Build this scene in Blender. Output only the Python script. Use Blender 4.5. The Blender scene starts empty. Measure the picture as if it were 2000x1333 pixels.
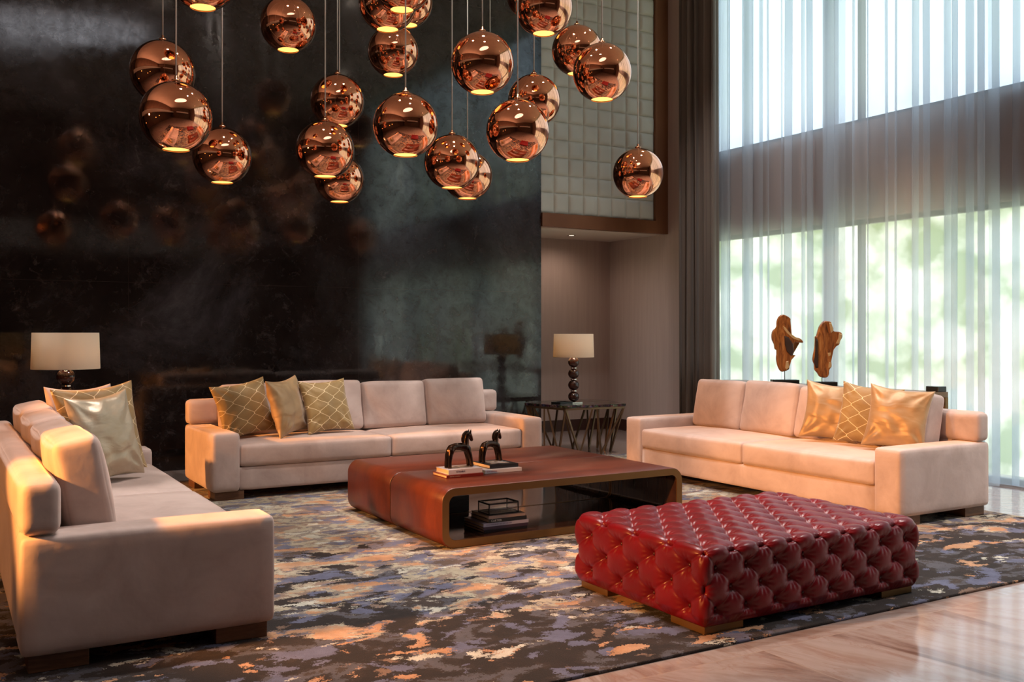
import bpy, bmesh, math, random
import numpy as np
from mathutils import Vector, Matrix, noise
random.seed(7)
R = math.radians
C = bpy.context.scene.collection
SC = bpy.context.scene
# ------------------------------------------------------------------ camera / world / exposure
cd = bpy.data.cameras.new('camera'); cam = bpy.data.objects.new('camera', cd); C.objects.link(cam)
cam.location = (0, 0, 1.4); cam.rotation_euler = (R(90), 0, R(-30.5))
cd.lens = 34.2; cd.sensor_width = 36; cd.shift_y = -0.00825; cd.clip_start = 0.05; cd.clip_end = 200
SC.camera = cam
SC.view_settings.view_transform = 'Standard'; SC.view_settings.look = 'None'
SC.view_settings.gamma = 1; SC.view_settings.use_curve_mapping = False
SC.view_settings.exposure = 0.75
cy = SC.cycles
cy.use_denoising = True
try: cy.denoiser = 'OPENIMAGEDENOISE'; cy.denoising_input_passes = 'RGB_ALBEDO_NORMAL'
except Exception: pass
cy.max_bounces = 10; cy.diffuse_bounces = 4; cy.glossy_bounces = 5; cy.transparent_max_bounces = 24
cy.transmission_bounces = 6; cy.caustics_reflective = False; cy.caustics_refractive = False
cy.sample_clamp_indirect = 6

CEIL = 6.6; WX = 8.45; BY = 10.24; AY = 11.53      # ceiling, window wall, dark wall, alcove back
LX = -4.2; RY = -5.0                                # left wall, rear wall
W0, W1 = -0.4, 9.75                                 # window run along y

wd = bpy.data.worlds.new('sky'); SC.world = wd; wd.use_nodes = True
nt = wd.node_tree; N = nt.nodes; L = nt.links; N.clear()
wo = N.new('ShaderNodeOutputWorld'); bg = N.new('ShaderNodeBackground'); tc = N.new('ShaderNodeTexCoord')
sep = N.new('ShaderNodeSeparateXYZ'); L.new(tc.outputs['Generated'], sep.inputs[0])
nz = N.new('ShaderNodeTexNoise'); nz.inputs['Scale'].default_value = 22; nz.inputs['Detail'].default_value = 5
L.new(tc.outputs['Generated'], nz.inputs['Vector'])
rp = N.new('ShaderNodeValToRGB'); L.new(nz.outputs['Fac'], rp.inputs[0])
rp.color_ramp.elements[0].position = 0.40; rp.color_ramp.elements[0].color = (0.30, 0.38, 0.16, 1)
rp.color_ramp.elements[1].position = 0.60; rp.color_ramp.elements[1].color = (1.15, 1.15, 0.95, 1)
nz2 = N.new('ShaderNodeTexNoise'); nz2.inputs['Scale'].default_value = 5; nz2.inputs['Detail'].default_value = 4
L.new(tc.outputs['Generated'], nz2.inputs['Vector'])
ad = N.new('ShaderNodeMath'); ad.operation = 'MULTIPLY_ADD'; ad.inputs[1].default_value = 0.5
L.new(nz2.outputs['Fac'], ad.inputs[0]); L.new(sep.outputs['Z'], ad.inputs[2])
mr = N.new('ShaderNodeMapRange'); mr.inputs[1].default_value = 0.36; mr.inputs[2].default_value = 0.50
L.new(ad.outputs[0], mr.inputs[0])
mx = N.new('ShaderNodeMix'); mx.data_type = 'RGBA'; L.new(mr.outputs[0], mx.inputs[0]); L.new(rp.outputs[0], mx.inputs[6])
mx.inputs[7].default_value = (0.80, 0.96, 1.16, 1)
L.new(mx.outputs[2], bg.inputs[0]); bg.inputs[1].default_value = 1.4; L.new(bg.outputs[0], wo.inputs[0])

def light(name, typ, loc, energy, color, **kw):
    d = bpy.data.lights.new(name, typ); d.energy = energy; d.color = color
    rot = kw.pop('rot', None); target = kw.pop('target', None); parent = kw.pop('parent', None)
    for k, v in kw.items():
        if k == 'portal': d.cycles.is_portal = v
        else: setattr(d, k, v)
    o = bpy.data.objects.new(name, d); C.objects.link(o); o.location = loc
    if target is not None: o.rotation_euler = (Vector(target) - Vector(loc)).to_track_quat('-Z', 'Y').to_euler()
    if rot: o.rotation_euler = rot
    if parent: o.parent = parent
    return o
for z0, z1 in ((0.0, 2.61), (3.64, 6.45)):
    light('window_portal', 'AREA', (WX + 0.3, (W0 + W1) / 2, (z0 + z1) / 2), 1, (1, 1, 1), rot=(0, R(90), 0),
          shape='RECTANGLE', size=z1 - z0, size_y=W1 - W0, portal=True)
# warm lamps on the left side of the lobby, and the added ceiling fill spots, are built with their fixtures below
WARM = (1.0, 0.40, 0.10)

# ------------------------------------------------------------------ helpers
def obj(name, me, m=None, parent=None, smooth=False):
    if isinstance(me, bmesh.types.BMesh):
        b = me; me = bpy.data.meshes.new(name); b.to_mesh(me); b.free()
    o = bpy.data.objects.new(name, me); C.objects.link(o)
    if m and not me.materials: me.materials.append(m)
    if smooth:
        for p in me.polygons: p.use_smooth = True
    if parent: o.parent = parent
    return o
def tag(o, label=None, cat=None, group=None, kind=None):
    if label: o['label'] = label
    if cat: o['category'] = cat
    if group: o['group'] = group
    if kind: o['kind'] = kind
    return o
def thing(name, label, cat, loc=(0, 0, 0), rz=0, group=None):
    o = bpy.data.objects.new(name, None); C.objects.link(o); o.location = loc; o.rotation_euler = (0, 0, rz)
    o.empty_display_size = 0.1
    return tag(o, label, cat, group)
def struct(name, me, m, **k):
    return tag(obj(name, me, m, **k), kind='structure')
def box(b, x0, x1, y0, y1, z0, z1, bev=0, seg=2):
    r = bmesh.ops.create_cube(b, size=1)
    vs = r['verts']
    for v in vs:
        v.co = Vector(((x0 + x1) / 2 + v.co.x * (x1 - x0), (y0 + y1) / 2 + v.co.y * (y1 - y0), (z0 + z1) / 2 + v.co.z * (z1 - z0)))
    if bev:
        es = list({e for v in vs for e in v.link_edges})
        bmesh.ops.bevel(b, geom=es, offset=bev, segments=seg, profile=0.5, affect='EDGES')
    return b
def nbox(*a, **k):
    b = bmesh.new(); return box(b, *a, **k)
def bar(b, p, q, w, d=None, up=(0, 0, 1)):
    p = Vector(p); q = Vector(q); d = d or w
    z = (q - p).normalized(); x = z.cross(Vector(up))
    if x.length < 1e-4: x = Vector((1, 0, 0))
    x.normalize(); y = z.cross(x)
    vs = [b.verts.new(c + x * sx * w / 2 + y * sy * d / 2) for c in (p, q) for sx, sy in ((-1, -1), (1, -1), (1, 1), (-1, 1))]
    b.faces.new(vs[3::-1]); b.faces.new(vs[4:])
    for i in range(4): b.faces.new((vs[i], vs[(i + 1) % 4], vs[4 + (i + 1) % 4], vs[4 + i]))
    return b
def tube(b, pts, r, n=10, cap=True):
    pts = [Vector(p) for p in pts]; rings = []
    for i, p in enumerate(pts):
        t = (pts[min(i + 1, len(pts) - 1)] - pts[max(i - 1, 0)]).normalized()
        x = t.cross(Vector((0, 1, 0)));
        if x.length < 1e-3: x = t.cross(Vector((1, 0, 0)))
        x.normalize(); y = t.cross(x)
        rr = r[i] if isinstance(r, (list, tuple)) else r
        rings.append([b.verts.new(p + (x * math.cos(a) + y * math.sin(a)) * rr) for a in [2 * math.pi * k / n for k in range(n)]])
    for A, B in zip(rings, rings[1:]):
        for k in range(n): b.faces.new((A[k], A[(k + 1) % n], B[(k + 1) % n], B[k]))
    if cap: b.faces.new(rings[0][::-1]); b.faces.new(rings[-1])
    return b
def lathe(prof, n=40, b=None, c=(0, 0, 0)):
    b = b or bmesh.new(); rings = []
    for r, z in prof:
        if r < 1e-6: rings.append([b.verts.new((c[0], c[1], c[2] + z))])
        else: rings.append([b.verts.new((c[0] + r * math.cos(2 * math.pi * k / n), c[1] + r * math.sin(2 * math.pi * k / n), c[2] + z)) for k in range(n)])
    for A, B in zip(rings, rings[1:]):
        for k in range(n):
            k2 = (k + 1) % n
            if len(A) == 1 and len(B) == 1: continue
            if len(A) == 1: b.faces.new((A[0], B[k2], B[k]))
            elif len(B) == 1: b.faces.new((A[k], A[k2], B[0]))
            else: b.faces.new((A[k], A[k2], B[k2], B[k]))
    bmesh.ops.recalc_face_normals(b, faces=b.faces[:])
    return b
def grid_cube(n):
    """unit cube surface grid, coordinates in -1..1, returned verts + faces"""
    V = []; F = []; idx = {}
    def vi(p):
        k = tuple(round(c, 5) for c in p)
        if k not in idx: idx[k] = len(V); V.append(p)
        return idx[k]
    s = [math.sin(math.pi / 2 * (-1 + 2 * i / n)) for i in range(n + 1)]
    for ax in range(3):
        for sg in (-1, 1):
            for i in range(n):
                for j in range(n):
                    q = []
                    for (u, v) in ((s[i], s[j]), (s[i + 1], s[j]), (s[i + 1], s[j + 1]), (s[i], s[j + 1])):
                        p = [0, 0, 0]; p[ax] = sg; p[(ax + 1) % 3] = u; p[(ax + 2) % 3] = v
                        q.append(vi(tuple(p)))
                    F.append(tuple(q) if sg > 0 else tuple(q[::-1]))
    return V, F
GC = {}
def soft(name, w, d, h, r, puff=(0, 0, 0), n=12, wob=0.0, seed=0, top_crown=0):
    """soft upholstered block, base centred at z=0; puff bulges x,y,z faces"""
    if n not in GC: GC[n] = grid_cube(n)
    V, F = GC[n]; H = (w / 2, d / 2, h / 2); out = []
    for q in V:
        p = [q[i] * H[i] for i in range(3)]
        inn = [max(-(H[i] - r), min(H[i] - r, p[i])) for i in range(3)]
        dv = Vector([p[i] - inn[i] for i in range(3)])
        if dv.length > 1e-9: dv.normalize()
        po = Vector(inn) + dv * r
        for i in range(3):
            j, k = (i + 1) % 3, (i + 2) % 3
            po[i] += q[i] * puff[i] * (1 - q[j] ** 2) ** 0.8 * (1 - q[k] ** 2) ** 0.8
        if top_crown and q[2] > 0: po.z += top_crown * q[2] * (1 - q[0] ** 2)
        if wob:
            nv = noise.noise_vector(Vector(po) * 5 + Vector((seed * 3.7, seed, 0)))
            po += nv * wob
        out.append((po.x, po.y, po.z + h / 2))
    me = bpy.data.meshes.new(name); me.from_pydata(out, [], F); me.update()
    for p in me.polygons: p.use_smooth = True
    return me

# ------------------------------------------------------------------ materials
def mat(name, color=(0.5, 0.5, 0.5), rough=0.5, metal=0, **kw):
    m = bpy.data.materials.new(name); m.use_nodes = True
    b = m.node_tree.nodes['Principled BSDF']
    b.inputs['Base Color'].default_value = (*color, 1); b.inputs['Roughness'].default_value = rough
    b.inputs['Metallic'].default_value = metal
    for k, v in kw.items(): b.inputs[k].default_value = v
    return m
def P(m): return m.node_tree.nodes['Principled BSDF']
def nodes(m): return m.node_tree.nodes, m.node_tree.links
def coord(m, kind='Object', scale=(1, 1, 1), rot=(0, 0, 0)):
    n, l = nodes(m); t = n.new('ShaderNodeTexCoord'); mp = n.new('ShaderNodeMapping')
    mp.inputs['Scale'].default_value = scale; mp.inputs['Rotation'].default_value = rot
    l.new(t.outputs[kind], mp.inputs[0]); return mp.outputs[0]
def tnoise(m, vec, scale, detail=3, rough=0.5, dist=0):
    n, l = nodes(m); t = n.new('ShaderNodeTexNoise'); t.inputs['Scale'].default_value = scale
    t.inputs['Detail'].default_value = detail; t.inputs['Roughness'].default_value = rough; t.inputs['Distortion'].default_value = dist
    l.new(vec, t.inputs['Vector']); return t.outputs['Fac']
def ramp(m, fac, stops, interp='LINEAR'):
    n, l = nodes(m); r = n.new('ShaderNodeValToRGB'); r.color_ramp.interpolation = interp
    e = r.color_ramp.elements
    while len(e) < len(stops): e.new(0.5)
    for i, (p, c) in enumerate(stops): e[i].position = p; e[i].color = (*c, 1) if len(c) == 3 else c
    l.new(fac, r.inputs[0]); return r.outputs[0]
def mixc(m, fac, a, b, mode='MIX'):
    n, l = nodes(m); x = n.new('ShaderNodeMix'); x.data_type = 'RGBA'; x.blend_type = mode
    for s, v in ((0, fac), (6, a), (7, b)):
        if hasattr(v, 'is_linked') or hasattr(v, 'links'): l.new(v, x.inputs[s])
        elif s == 0: x.inputs[0].default_value = v
        else: x.inputs[s].default_value = (*v, 1)
    return x.outputs[2]
def math_(m, op, a, b=None, c=None):
    n, l = nodes(m); x = n.new('ShaderNodeMath'); x.operation = op
    for i, v in enumerate((a, b, c)):
        if v is None: continue
        if hasattr(v, 'links'): l.new(v, x.inputs[i])
        else: x.inputs[i].default_value = v
    return x.outputs[0]
def bump(m, h, strength=0.2, dist=0.01):
    n, l = nodes(m); b = n.new('ShaderNodeBump'); b.inputs['Strength'].default_value = strength; b.inputs['Distance'].default_value = dist
    l.new(h, b.inputs['Height']); l.new(b.outputs[0], P(m).inputs['Normal'])
def setc(m, out, sock='Base Color'): m.node_tree.links.new(out, P(m).inputs[sock])

M = {}
# velvet
m = M['velvet'] = mat('velvet', rough=0.75); P(m).inputs['Sheen Weight'].default_value = 0.6; P(m).inputs['Sheen Roughness'].default_value = 0.4
P(m).inputs['Sheen Tint'].default_value = (1, 0.80, 0.70, 1)
v = coord(m); f = tnoise(m, v, 3.2, 4, 0.6, 0.6)
setc(m, ramp(m, f, [(0.30, (0.44, 0.325, 0.28)), (0.52, (0.54, 0.41, 0.36)), (0.72, (0.62, 0.485, 0.43))]))
bump(m, tnoise(m, coord(m, scale=(1, 1, 1)), 14, 3), 0.25, 0.01)
# gold satin
m = M['satin'] = mat('gold_satin', rough=0.44); P(m).inputs['Sheen Weight'].default_value = 0.3
P(m).inputs['Specular IOR Level'].default_value = 0.9; P(m).inputs['Metallic'].default_value = 0.2
f = tnoise(m, coord(m), 4, 3); setc(m, ramp(m, f, [(0.3, (0.34, 0.195, 0.070)), (0.7, (0.50, 0.31, 0.135))]))
bump(m, tnoise(m, coord(m, scale=(1, 1, 2.0)), 5, 2, 0.45, 0.6), 0.40, 0.03)
m = M['satin_pale'] = mat('champagne_satin', rough=0.38); P(m).inputs['Metallic'].default_value = 0.3
f = tnoise(m, coord(m), 4, 3); setc(m, ramp(m, f, [(0.3, (0.44, 0.35, 0.23)), (0.7, (0.58, 0.49, 0.36))]))
bump(m, tnoise(m, coord(m, scale=(1, 1, 1.6)), 5, 3, 0.5, 0.8), 0.45, 0.03)
# lattice fabric (object coords: x width, z height)
def lattice(name, base, line):
    m = mat(name, rough=0.55); P(m).inputs['Sheen Weight'].default_value = 0.3
    n, l = nodes(m)
    v = coord(m, scale=(1, 1, 1)); s = n.new('ShaderNodeSeparateXYZ'); l.new(v, s.inputs[0])
    u = math_(m, 'MULTIPLY', s.outputs['X'], 1 / 0.084); w = math_(m, 'MULTIPLY', s.outputs['Z'], 1 / 0.125)
    # hexagonal trellis: zig-zag stripes mirrored in alternate columns
    tri = math_(m, 'PINGPONG', w, 0.5)                       # 0..0.5
    tri = math_(m, 'SUBTRACT', math_(m, 'MULTIPLY', tri, 2.0), 0.5)
    tri = math_(m, 'MULTIPLY', tri, 1.25)
    n1 = n.new('ShaderNodeClamp'); n1.inputs[1].default_value = -0.5; n1.inputs[2].default_value = 0.5; l.new(tri, n1.inputs[0])
    d1 = math_(m, 'PINGPONG', math_(m, 'ADD', u, math_(m, 'MULTIPLY', n1.outputs[0], 0.5)), 1.0)
    a = math_(m, 'ABSOLUTE', math_(m, 'SUBTRACT', math_(m, 'FRACT', math_(m, 'ADD', math_(m, 'MULTIPLY', u, 0.5), math_(m, 'MULTIPLY', n1.outputs[0], 0.5))), 0.5))
    b_ = math_(m, 'ABSOLUTE', math_(m, 'SUBTRACT', math_(m, 'FRACT', math_(m, 'ADD', math_(m, 'MULTIPLY', u, 0.5), math_(m, 'SUBTRACT', 0.5, math_(m, 'MULTIPLY', n1.outputs[0], 0.5)))), 0.5))
    k = math_(m, 'MINIMUM', a, b_)
    ln = math_(m, 'LESS_THAN', k, 0.021)
    bs = ramp(m, tnoise(m, v, 5, 3), [(0.3, tuple(c * 0.85 for c in base)), (0.7, tuple(c * 1.15 for c in base))])
    setc(m, mixc(m, ln, bs, line)); bump(m, tnoise(m, coord(m), 6, 3, 0.5, 0.8), 0.4, 0.03)
    return m
M['lattice'] = lattice('gold_trellis_fabric', (0.31, 0.19, 0.060), (0.86, 0.68, 0.40))
M['wood_leg'] = mat('walnut_leg', rough=0.45)
m = M['wood_leg']; setc(m, ramp(m, tnoise(m, coord(m, scale=(2, 2, 14)), 4, 4, 0.6, 1), [(0.3, (0.085, 0.033, 0.014)), (0.7, (0.17, 0.075, 0.035))]))
# ottoman leather
m = M['leather'] = mat('oxblood_leather', rough=0.32); P(m).inputs['Specular IOR Level'].default_value = 0.28; P(m).inputs['Coat Weight'].default_value = 0.16; P(m).inputs['Coat Roughness'].default_value = 0.26
f = tnoise(m, coord(m), 5, 4); setc(m, ramp(m, f, [(0.3, (0.10, 0.002, 0.005)), (0.7, (0.15, 0.003, 0.007))]))
vv = nodes(m)[0].new('ShaderNodeTexVoronoi'); vv.inputs['Scale'].default_value = 260; nodes(m)[1].new(coord(m), vv.inputs['Vector'])
bump(m, vv.outputs['Distance'], 0.10, 0.002)
M['leather_button'] = mat('oxblood_button', (0.05, 0.002, 0.004), 0.4)
# coffee table
m = M['table_side'] = mat('croc_leather_veneer', rough=0.36); P(m).inputs['Specular IOR Level'].default_value = 0.3; P(m).inputs['Coat Weight'].default_value = 0.12; P(m).inputs['Coat Roughness'].default_value = 0.2
f = tnoise(m, coord(m, scale=(0.8, 4, 2)), 2, 4, 0.6, 0.5); setc(m, ramp(m, f, [(0.3, (0.070, 0.014, 0.006)), (0.7, (0.135, 0.028, 0.010))]))
vv = nodes(m)[0].new('ShaderNodeTexVoronoi'); vv.inputs['Scale'].default_value = 55; vv.feature = 'DISTANCE_TO_EDGE'; nodes(m)[1].new(coord(m, scale=(1, 1, 1.5)), vv.inputs['Vector'])
bump(m, math_(m, 'MINIMUM', vv.outputs['Distance'], 0.12), 0.22, 0.01)
m = M['bronze'] = mat('bronze_edge', (0.23, 0.125, 0.045), 0.38, 0.75)
m = M['table_inner'] = mat('dark_gloss_lining', rough=0.09)
setc(m, ramp(m, tnoise(m, coord(m, scale=(1, 8, 1)), 3, 4, 0.6, 1), [(0.3, (0.030, 0.012, 0.007)), (0.7, (0.075, 0.030, 0.016))]))
# dark polished wall
m = M['dark_stone'] = mat('dark_polished_plaster', rough=0.13); P(m).inputs['Specular IOR Level'].default_value = 1.0
v = coord(m); f1 = tnoise(m, v, 0.75, 9, 0.66, 0.5); f2 = tnoise(m, v, 7.0, 10, 0.80, 0.5)
c1 = ramp(m, f1, [(0.34, (0.005, 0.0030, 0.0026)), (0.48, (0.016, 0.0110, 0.0098)), (0.60, (0.036, 0.031, 0.033)), (0.74, (0.10, 0.092, 0.098))])
c2 = ramp(m, f2, [(0.47, (0.0, 0.0, 0.0)), (0.58, (0.014, 0.0105, 0.0095)), (0.72, (0.12, 0.10, 0.10))])
mg = nodes(m)[0].new('ShaderNodeTexNoise'); mg.inputs['Scale'].default_value = 2.6; mg.inputs['Detail'].default_value = 6; mg.inputs['Distortion'].default_value = 1.2
nodes(m)[1].new(v, mg.inputs['Vector'])
vein = math_(m, 'ABSOLUTE', math_(m, 'SUBTRACT', mg.outputs['Fac'], 0.5))
c3 = ramp(m, vein, [(0.0, (0.035, 0.030, 0.029)), (0.012, (0, 0, 0))])
c2 = mixc(m, 1.0, c2, ramp(m, tnoise(m, v, 0.9, 4, 0.6, 0.3), [(0.40, (0.12,) * 3), (0.62, (1, 1, 1))]), 'MULTIPLY')
cc = mixc(m, 1.0, c1, c2, 'ADD'); cc = mixc(m, 0.3, cc, c3, 'ADD')
s = nodes(m)[0].new('ShaderNodeSeparateXYZ'); nodes(m)[1].new(v, s.inputs[0])
# faint sheet joints
jx = math_(m, 'LESS_THAN', math_(m, 'ABSOLUTE', math_(m, 'SUBTRACT', math_(m, 'FRACT', math_(m, 'MULTIPLY', math_(m, 'ADD', s.outputs['X'], 6.85), 1 / 2.42)), 0.5)), 0.0010)
jz = math_(m, 'LESS_THAN', math_(m, 'ABSOLUTE', math_(m, 'SUBTRACT', math_(m, 'FRACT', math_(m, 'MULTIPLY', math_(m, 'ADD', s.outputs['Z'], 3.20), 1 / 3.4)), 0.5)), 0.0008)
jj = math_(m, 'MAXIMUM', jx, jz)
setc(m, mixc(m, math_(m, 'MULTIPLY', jj, 0.6), cc, (0.05, 0.035, 0.030)))
f3 = tnoise(m, v, 1.6, 7, 0.7, 0.4)
setc(m, ramp(m, f3, [(0.35, (0.035,) * 3), (0.70, (0.17,) * 3)]), 'Roughness')
setc(m, ramp(m, f2, [(0.35, (1.0,) * 3), (0.62, (0.45,) * 3)]), 'Specular IOR Level')
# marble floor
m = M['marble'] = mat('rose_cream_marble', rough=0.10); n, l = nodes(m); v = coord(m)
vor = n.new('ShaderNodeTexVoronoi'); vor.inputs['Scale'].default_value = 1 / 1.25; vor.inputs['Randomness'].default_value = 0; vor.distance = 'CHEBYCHEV'
l.new(v, vor.inputs['Vector'])
sc_ = n.new('ShaderNodeSeparateColor'); l.new(vor.outputs['Color'], sc_.inputs[0])
vr = n.new('ShaderNodeVectorRotate'); vr.rotation_type = 'Z_AXIS'; l.new(v, vr.inputs['Vector'])
l.new(math_(m, 'MULTIPLY_ADD', sc_.outputs[0], 1.7, 0.1), vr.inputs['Angle'])
mp = n.new('ShaderNodeMapping'); mp.inputs['Scale'].default_value = (0.75, 2.5, 1); l.new(vr.outputs[0], mp.inputs[0])
l.new(vor.outputs['Color'], mp.inputs['Location'])
f = tnoise(m, mp.outputs[0], 1.3, 8, 0.60, 1.0); g = tnoise(m, mp.outputs[0], 1.9, 7, 0.60, 1.6)
c = ramp(m, f, [(0.30, (0.14, 0.080, 0.060)), (0.42, (0.27, 0.19, 0.16)), (0.52, (0.33, 0.26, 0.23)), (0.62, (0.27, 0.18, 0.145)), (0.72, (0.42, 0.35, 0.32))])
vn = math_(m, 'ABSOLUTE', math_(m, 'SUBTRACT', g, 0.5)); c = mixc(m, ramp(m, vn, [(0, (0.38,) * 3), (0.020, (0,) * 3)]), c, (0.24, 0.12, 0.08))
ed = n.new('ShaderNodeTexVoronoi'); ed.feature = 'DISTANCE_TO_EDGE'; ed.inputs['Scale'].default_value = 1 / 1.25; ed.inputs['Randomness'].default_value = 0; l.new(v, ed.inputs['Vector'])
setc(m, mixc(m, math_(m, 'LESS_THAN', ed.outputs['Distance'], 0.0022), c, (0.33, 0.24, 0.19)))
# rug
m = M['rug'] = mat('abstract_rug_pile', rough=0.95); n, l = nodes(m); v = coord(m)
P(m).inputs['Sheen Weight'].default_value = 0.0
jn = n.new('ShaderNodeTexNoise'); jn.inputs['Scale'].default_value = 95; jn.inputs['Detail'].default_value = 2; l.new(v, jn.inputs['Vector'])
jt = n.new('ShaderNodeVectorMath'); jt.operation = 'MULTIPLY_ADD'; l.new(jn.outputs['Color'], jt.inputs[0]); jt.inputs[1].default_value = (0.055, 0.055, 0); l.new(v, jt.inputs[2])
def mapv(vec, sc, loc=(0, 0, 0), rz=0):
    q = n.new('ShaderNodeMapping'); q.inputs['Scale'].default_value = sc; q.inputs['Location'].default_value = loc; q.inputs['Rotation'].default_value = (0, 0, rz); l.new(vec, q.inputs[0]); return q.outputs[0]
rz_ = R(30)
va = mapv(jt.outputs[0], (1.0, 1.35, 1), (0, 0, 0), rz_)
A = tnoise(m, va, 3.1, 5, 0.60, 0.5)
Bn = tnoise(m, mapv(jt.outputs[0], (1.0, 1.5, 1), (13, 4, 0), rz_), 4.0, 4, 0.6, 0.6)
Cn = tnoise(m, mapv(jt.outputs[0], (1.0, 1.6, 1), (3, 31, 0), rz_), 3.0, 4, 0.6, 0.5)
Z = tnoise(m, mapv(v, (1, 1, 1), (5.3, 1.2, 0)), 0.42, 2, 0.5, 0.2)
light_ = ramp(m, A, [(0, (0.10, 0.065, 0.048)), (0.38, (0.17, 0.145, 0.165)), (0.44, (0.27, 0.18, 0.13)), (0.49, (0.44, 0.37, 0.26)), (0.565, (0.25, 0.20, 0.165)), (0.62, (0.50, 0.46, 0.36))], 'CONSTANT')
dark_ = ramp(m, A, [(0, (0.20, 0.12, 0.08)), (0.36, (0.018, 0.010, 0.007)), (0.50, (0.028, 0.016, 0.011)), (0.545, (0.085, 0.078, 0.088)), (0.61, (0.05, 0.032, 0.024)), (0.66, (0.50, 0.46, 0.38))], 'CONSTANT')
# designed light field around the coffee table and dark field in the near left corner
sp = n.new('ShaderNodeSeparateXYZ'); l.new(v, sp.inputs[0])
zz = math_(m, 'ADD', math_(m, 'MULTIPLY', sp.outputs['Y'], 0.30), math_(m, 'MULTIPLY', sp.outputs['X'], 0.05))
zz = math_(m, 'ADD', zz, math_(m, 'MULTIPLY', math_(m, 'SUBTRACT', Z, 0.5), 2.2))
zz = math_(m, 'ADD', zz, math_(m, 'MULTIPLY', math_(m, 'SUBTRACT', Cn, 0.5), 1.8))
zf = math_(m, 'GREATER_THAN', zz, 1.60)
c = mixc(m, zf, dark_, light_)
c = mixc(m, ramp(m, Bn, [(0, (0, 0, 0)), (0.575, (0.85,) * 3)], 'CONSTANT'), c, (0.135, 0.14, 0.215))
org = ramp(m, Cn, [(0, (0, 0, 0)), (0.595, (0.9,) * 3)], 'CONSTANT')
c = mixc(m, org, c, ramp(m, Bn, [(0.3, (0.56, 0.33, 0.20)), (0.6, (0.50, 0.235, 0.10))]))
c = mixc(m, ramp(m, tnoise(m, mapv(jt.outputs[0], (1, 2.0, 1), (21, 8, 0), rz_), 3.0, 4, 0.6, 0.4), [(0, (0, 0, 0)), (0.635, (0.9,) * 3)], 'CONSTANT'), c, (0.60, 0.57, 0.47))
c = mixc(m, 0.55, c, ramp(m, tnoise(m, v, 9, 4, 0.7), [(0.3, (0.45,) * 3), (0.7, (1.25,) * 3)]), 'MULTIPLY')
pile = tnoise(m, v, 220, 2)
c = mixc(m, 0.22, c, ramp(m, pile, [(0.3, (0.3,) * 3), (0.7, (1, 1, 1))]), 'MULTIPLY')
setc(m, c); bump(m, pile, 0.5, 0.01)
# plain ones
m = M['wall'] = mat('taupe_wall_covering', rough=0.7); setc(m, ramp(m, tnoise(m, coord(m, scale=(6, 6, 0.3)), 4, 3), [(0.3, (0.42, 0.30, 0.255)), (0.7, (0.46, 0.335, 0.285))]))
M['soffit'] = mat('soffit_plaster', (0.62, 0.52, 0.44), 0.8)
m = M['ceiling'] = mat('ceiling_plaster', rough=0.8); setc(m, ramp(m, tnoise(m, coord(m), 0.6, 2), [(0.3, (0.72, 0.58, 0.49)), (0.7, (0.78, 0.64, 0.55))]))
M['rear_wall'] = mat('rear_wall_wood', rough=0.5)
m = M['rear_wall']; setc(m, ramp(m, tnoise(m, coord(m, scale=(3, 3, 0.4)), 2, 4), [(0.3, (0.09, 0.045, 0.03)), (0.7, (0.16, 0.09, 0.06))]))
M['white'] = mat('white_plaster', (0.75, 0.70, 0.66), 0.6)
m = M['tuft'] = mat('sage_cream_panel_leather', rough=0.42)
setc(m, ramp(m, tnoise(m, coord(m), 2.5, 3), [(0.3, (0.52, 0.50, 0.43)), (0.7, (0.60, 0.58, 0.50))]))
m = M['frame_wood'] = mat('reddish_bronze_frame', rough=0.28, metal=0.35)
setc(m, ramp(m, tnoise(m, coord(m, scale=(1, 1, 0.4)), 2, 3), [(0.3, (0.17, 0.062, 0.028)), (0.7, (0.27, 0.115, 0.055))]))
m = M['skirting'] = mat('dark_wood_baseboard', (0.05, 0.015, 0.010), 0.35)
m = M['drape'] = mat('taupe_heavy_drape', rough=0.8); P(m).inputs['Sheen Weight'].default_value = 0.3
setc(m, ramp(m, tnoise(m, coord(m, scale=(60, 60, 0.4)), 1, 2), [(0.3, (0.13, 0.10, 0.08)), (0.7, (0.19, 0.15, 0.12))]))
M['mullion'] = mat('window_frame_metal', (0.10, 0.085, 0.075), 0.4, 0.5)
M['spandrel'] = mat('spandrel_panel', (0.36, 0.25, 0.205), 0.6)
# sheer
m = M['sheer'] = bpy.data.materials.new('sheer_voile'); m.use_nodes = True; n, l = nodes(m); n.clear()
o_ = n.new('ShaderNodeOutputMaterial'); tr = n.new('ShaderNodeBsdfTransparent'); tl = n.new('ShaderNodeBsdfTranslucent'); df = n.new('ShaderNodeBsdfDiffuse')
tr.inputs[0].default_value = (0.97, 0.98, 1, 1); tl.inputs[0].default_value = (0.80, 0.86, 0.90, 1); df.inputs[0].default_value = (0.60, 0.64, 0.68, 1)
m1 = n.new('ShaderNodeMixShader'); m1.inputs[0].default_value = 0.40; l.new(tl.outputs[0], m1.inputs[1]); l.new(df.outputs[0], m1.inputs[2])
m2 = n.new('ShaderNodeMixShader'); m2.inputs[0].default_value = 0.50; l.new(tr.outputs[0], m2.inputs[1]); l.new(m1.outputs[0], m2.inputs[2])
l.new(m2.outputs[0], o_.inputs[0])
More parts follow.
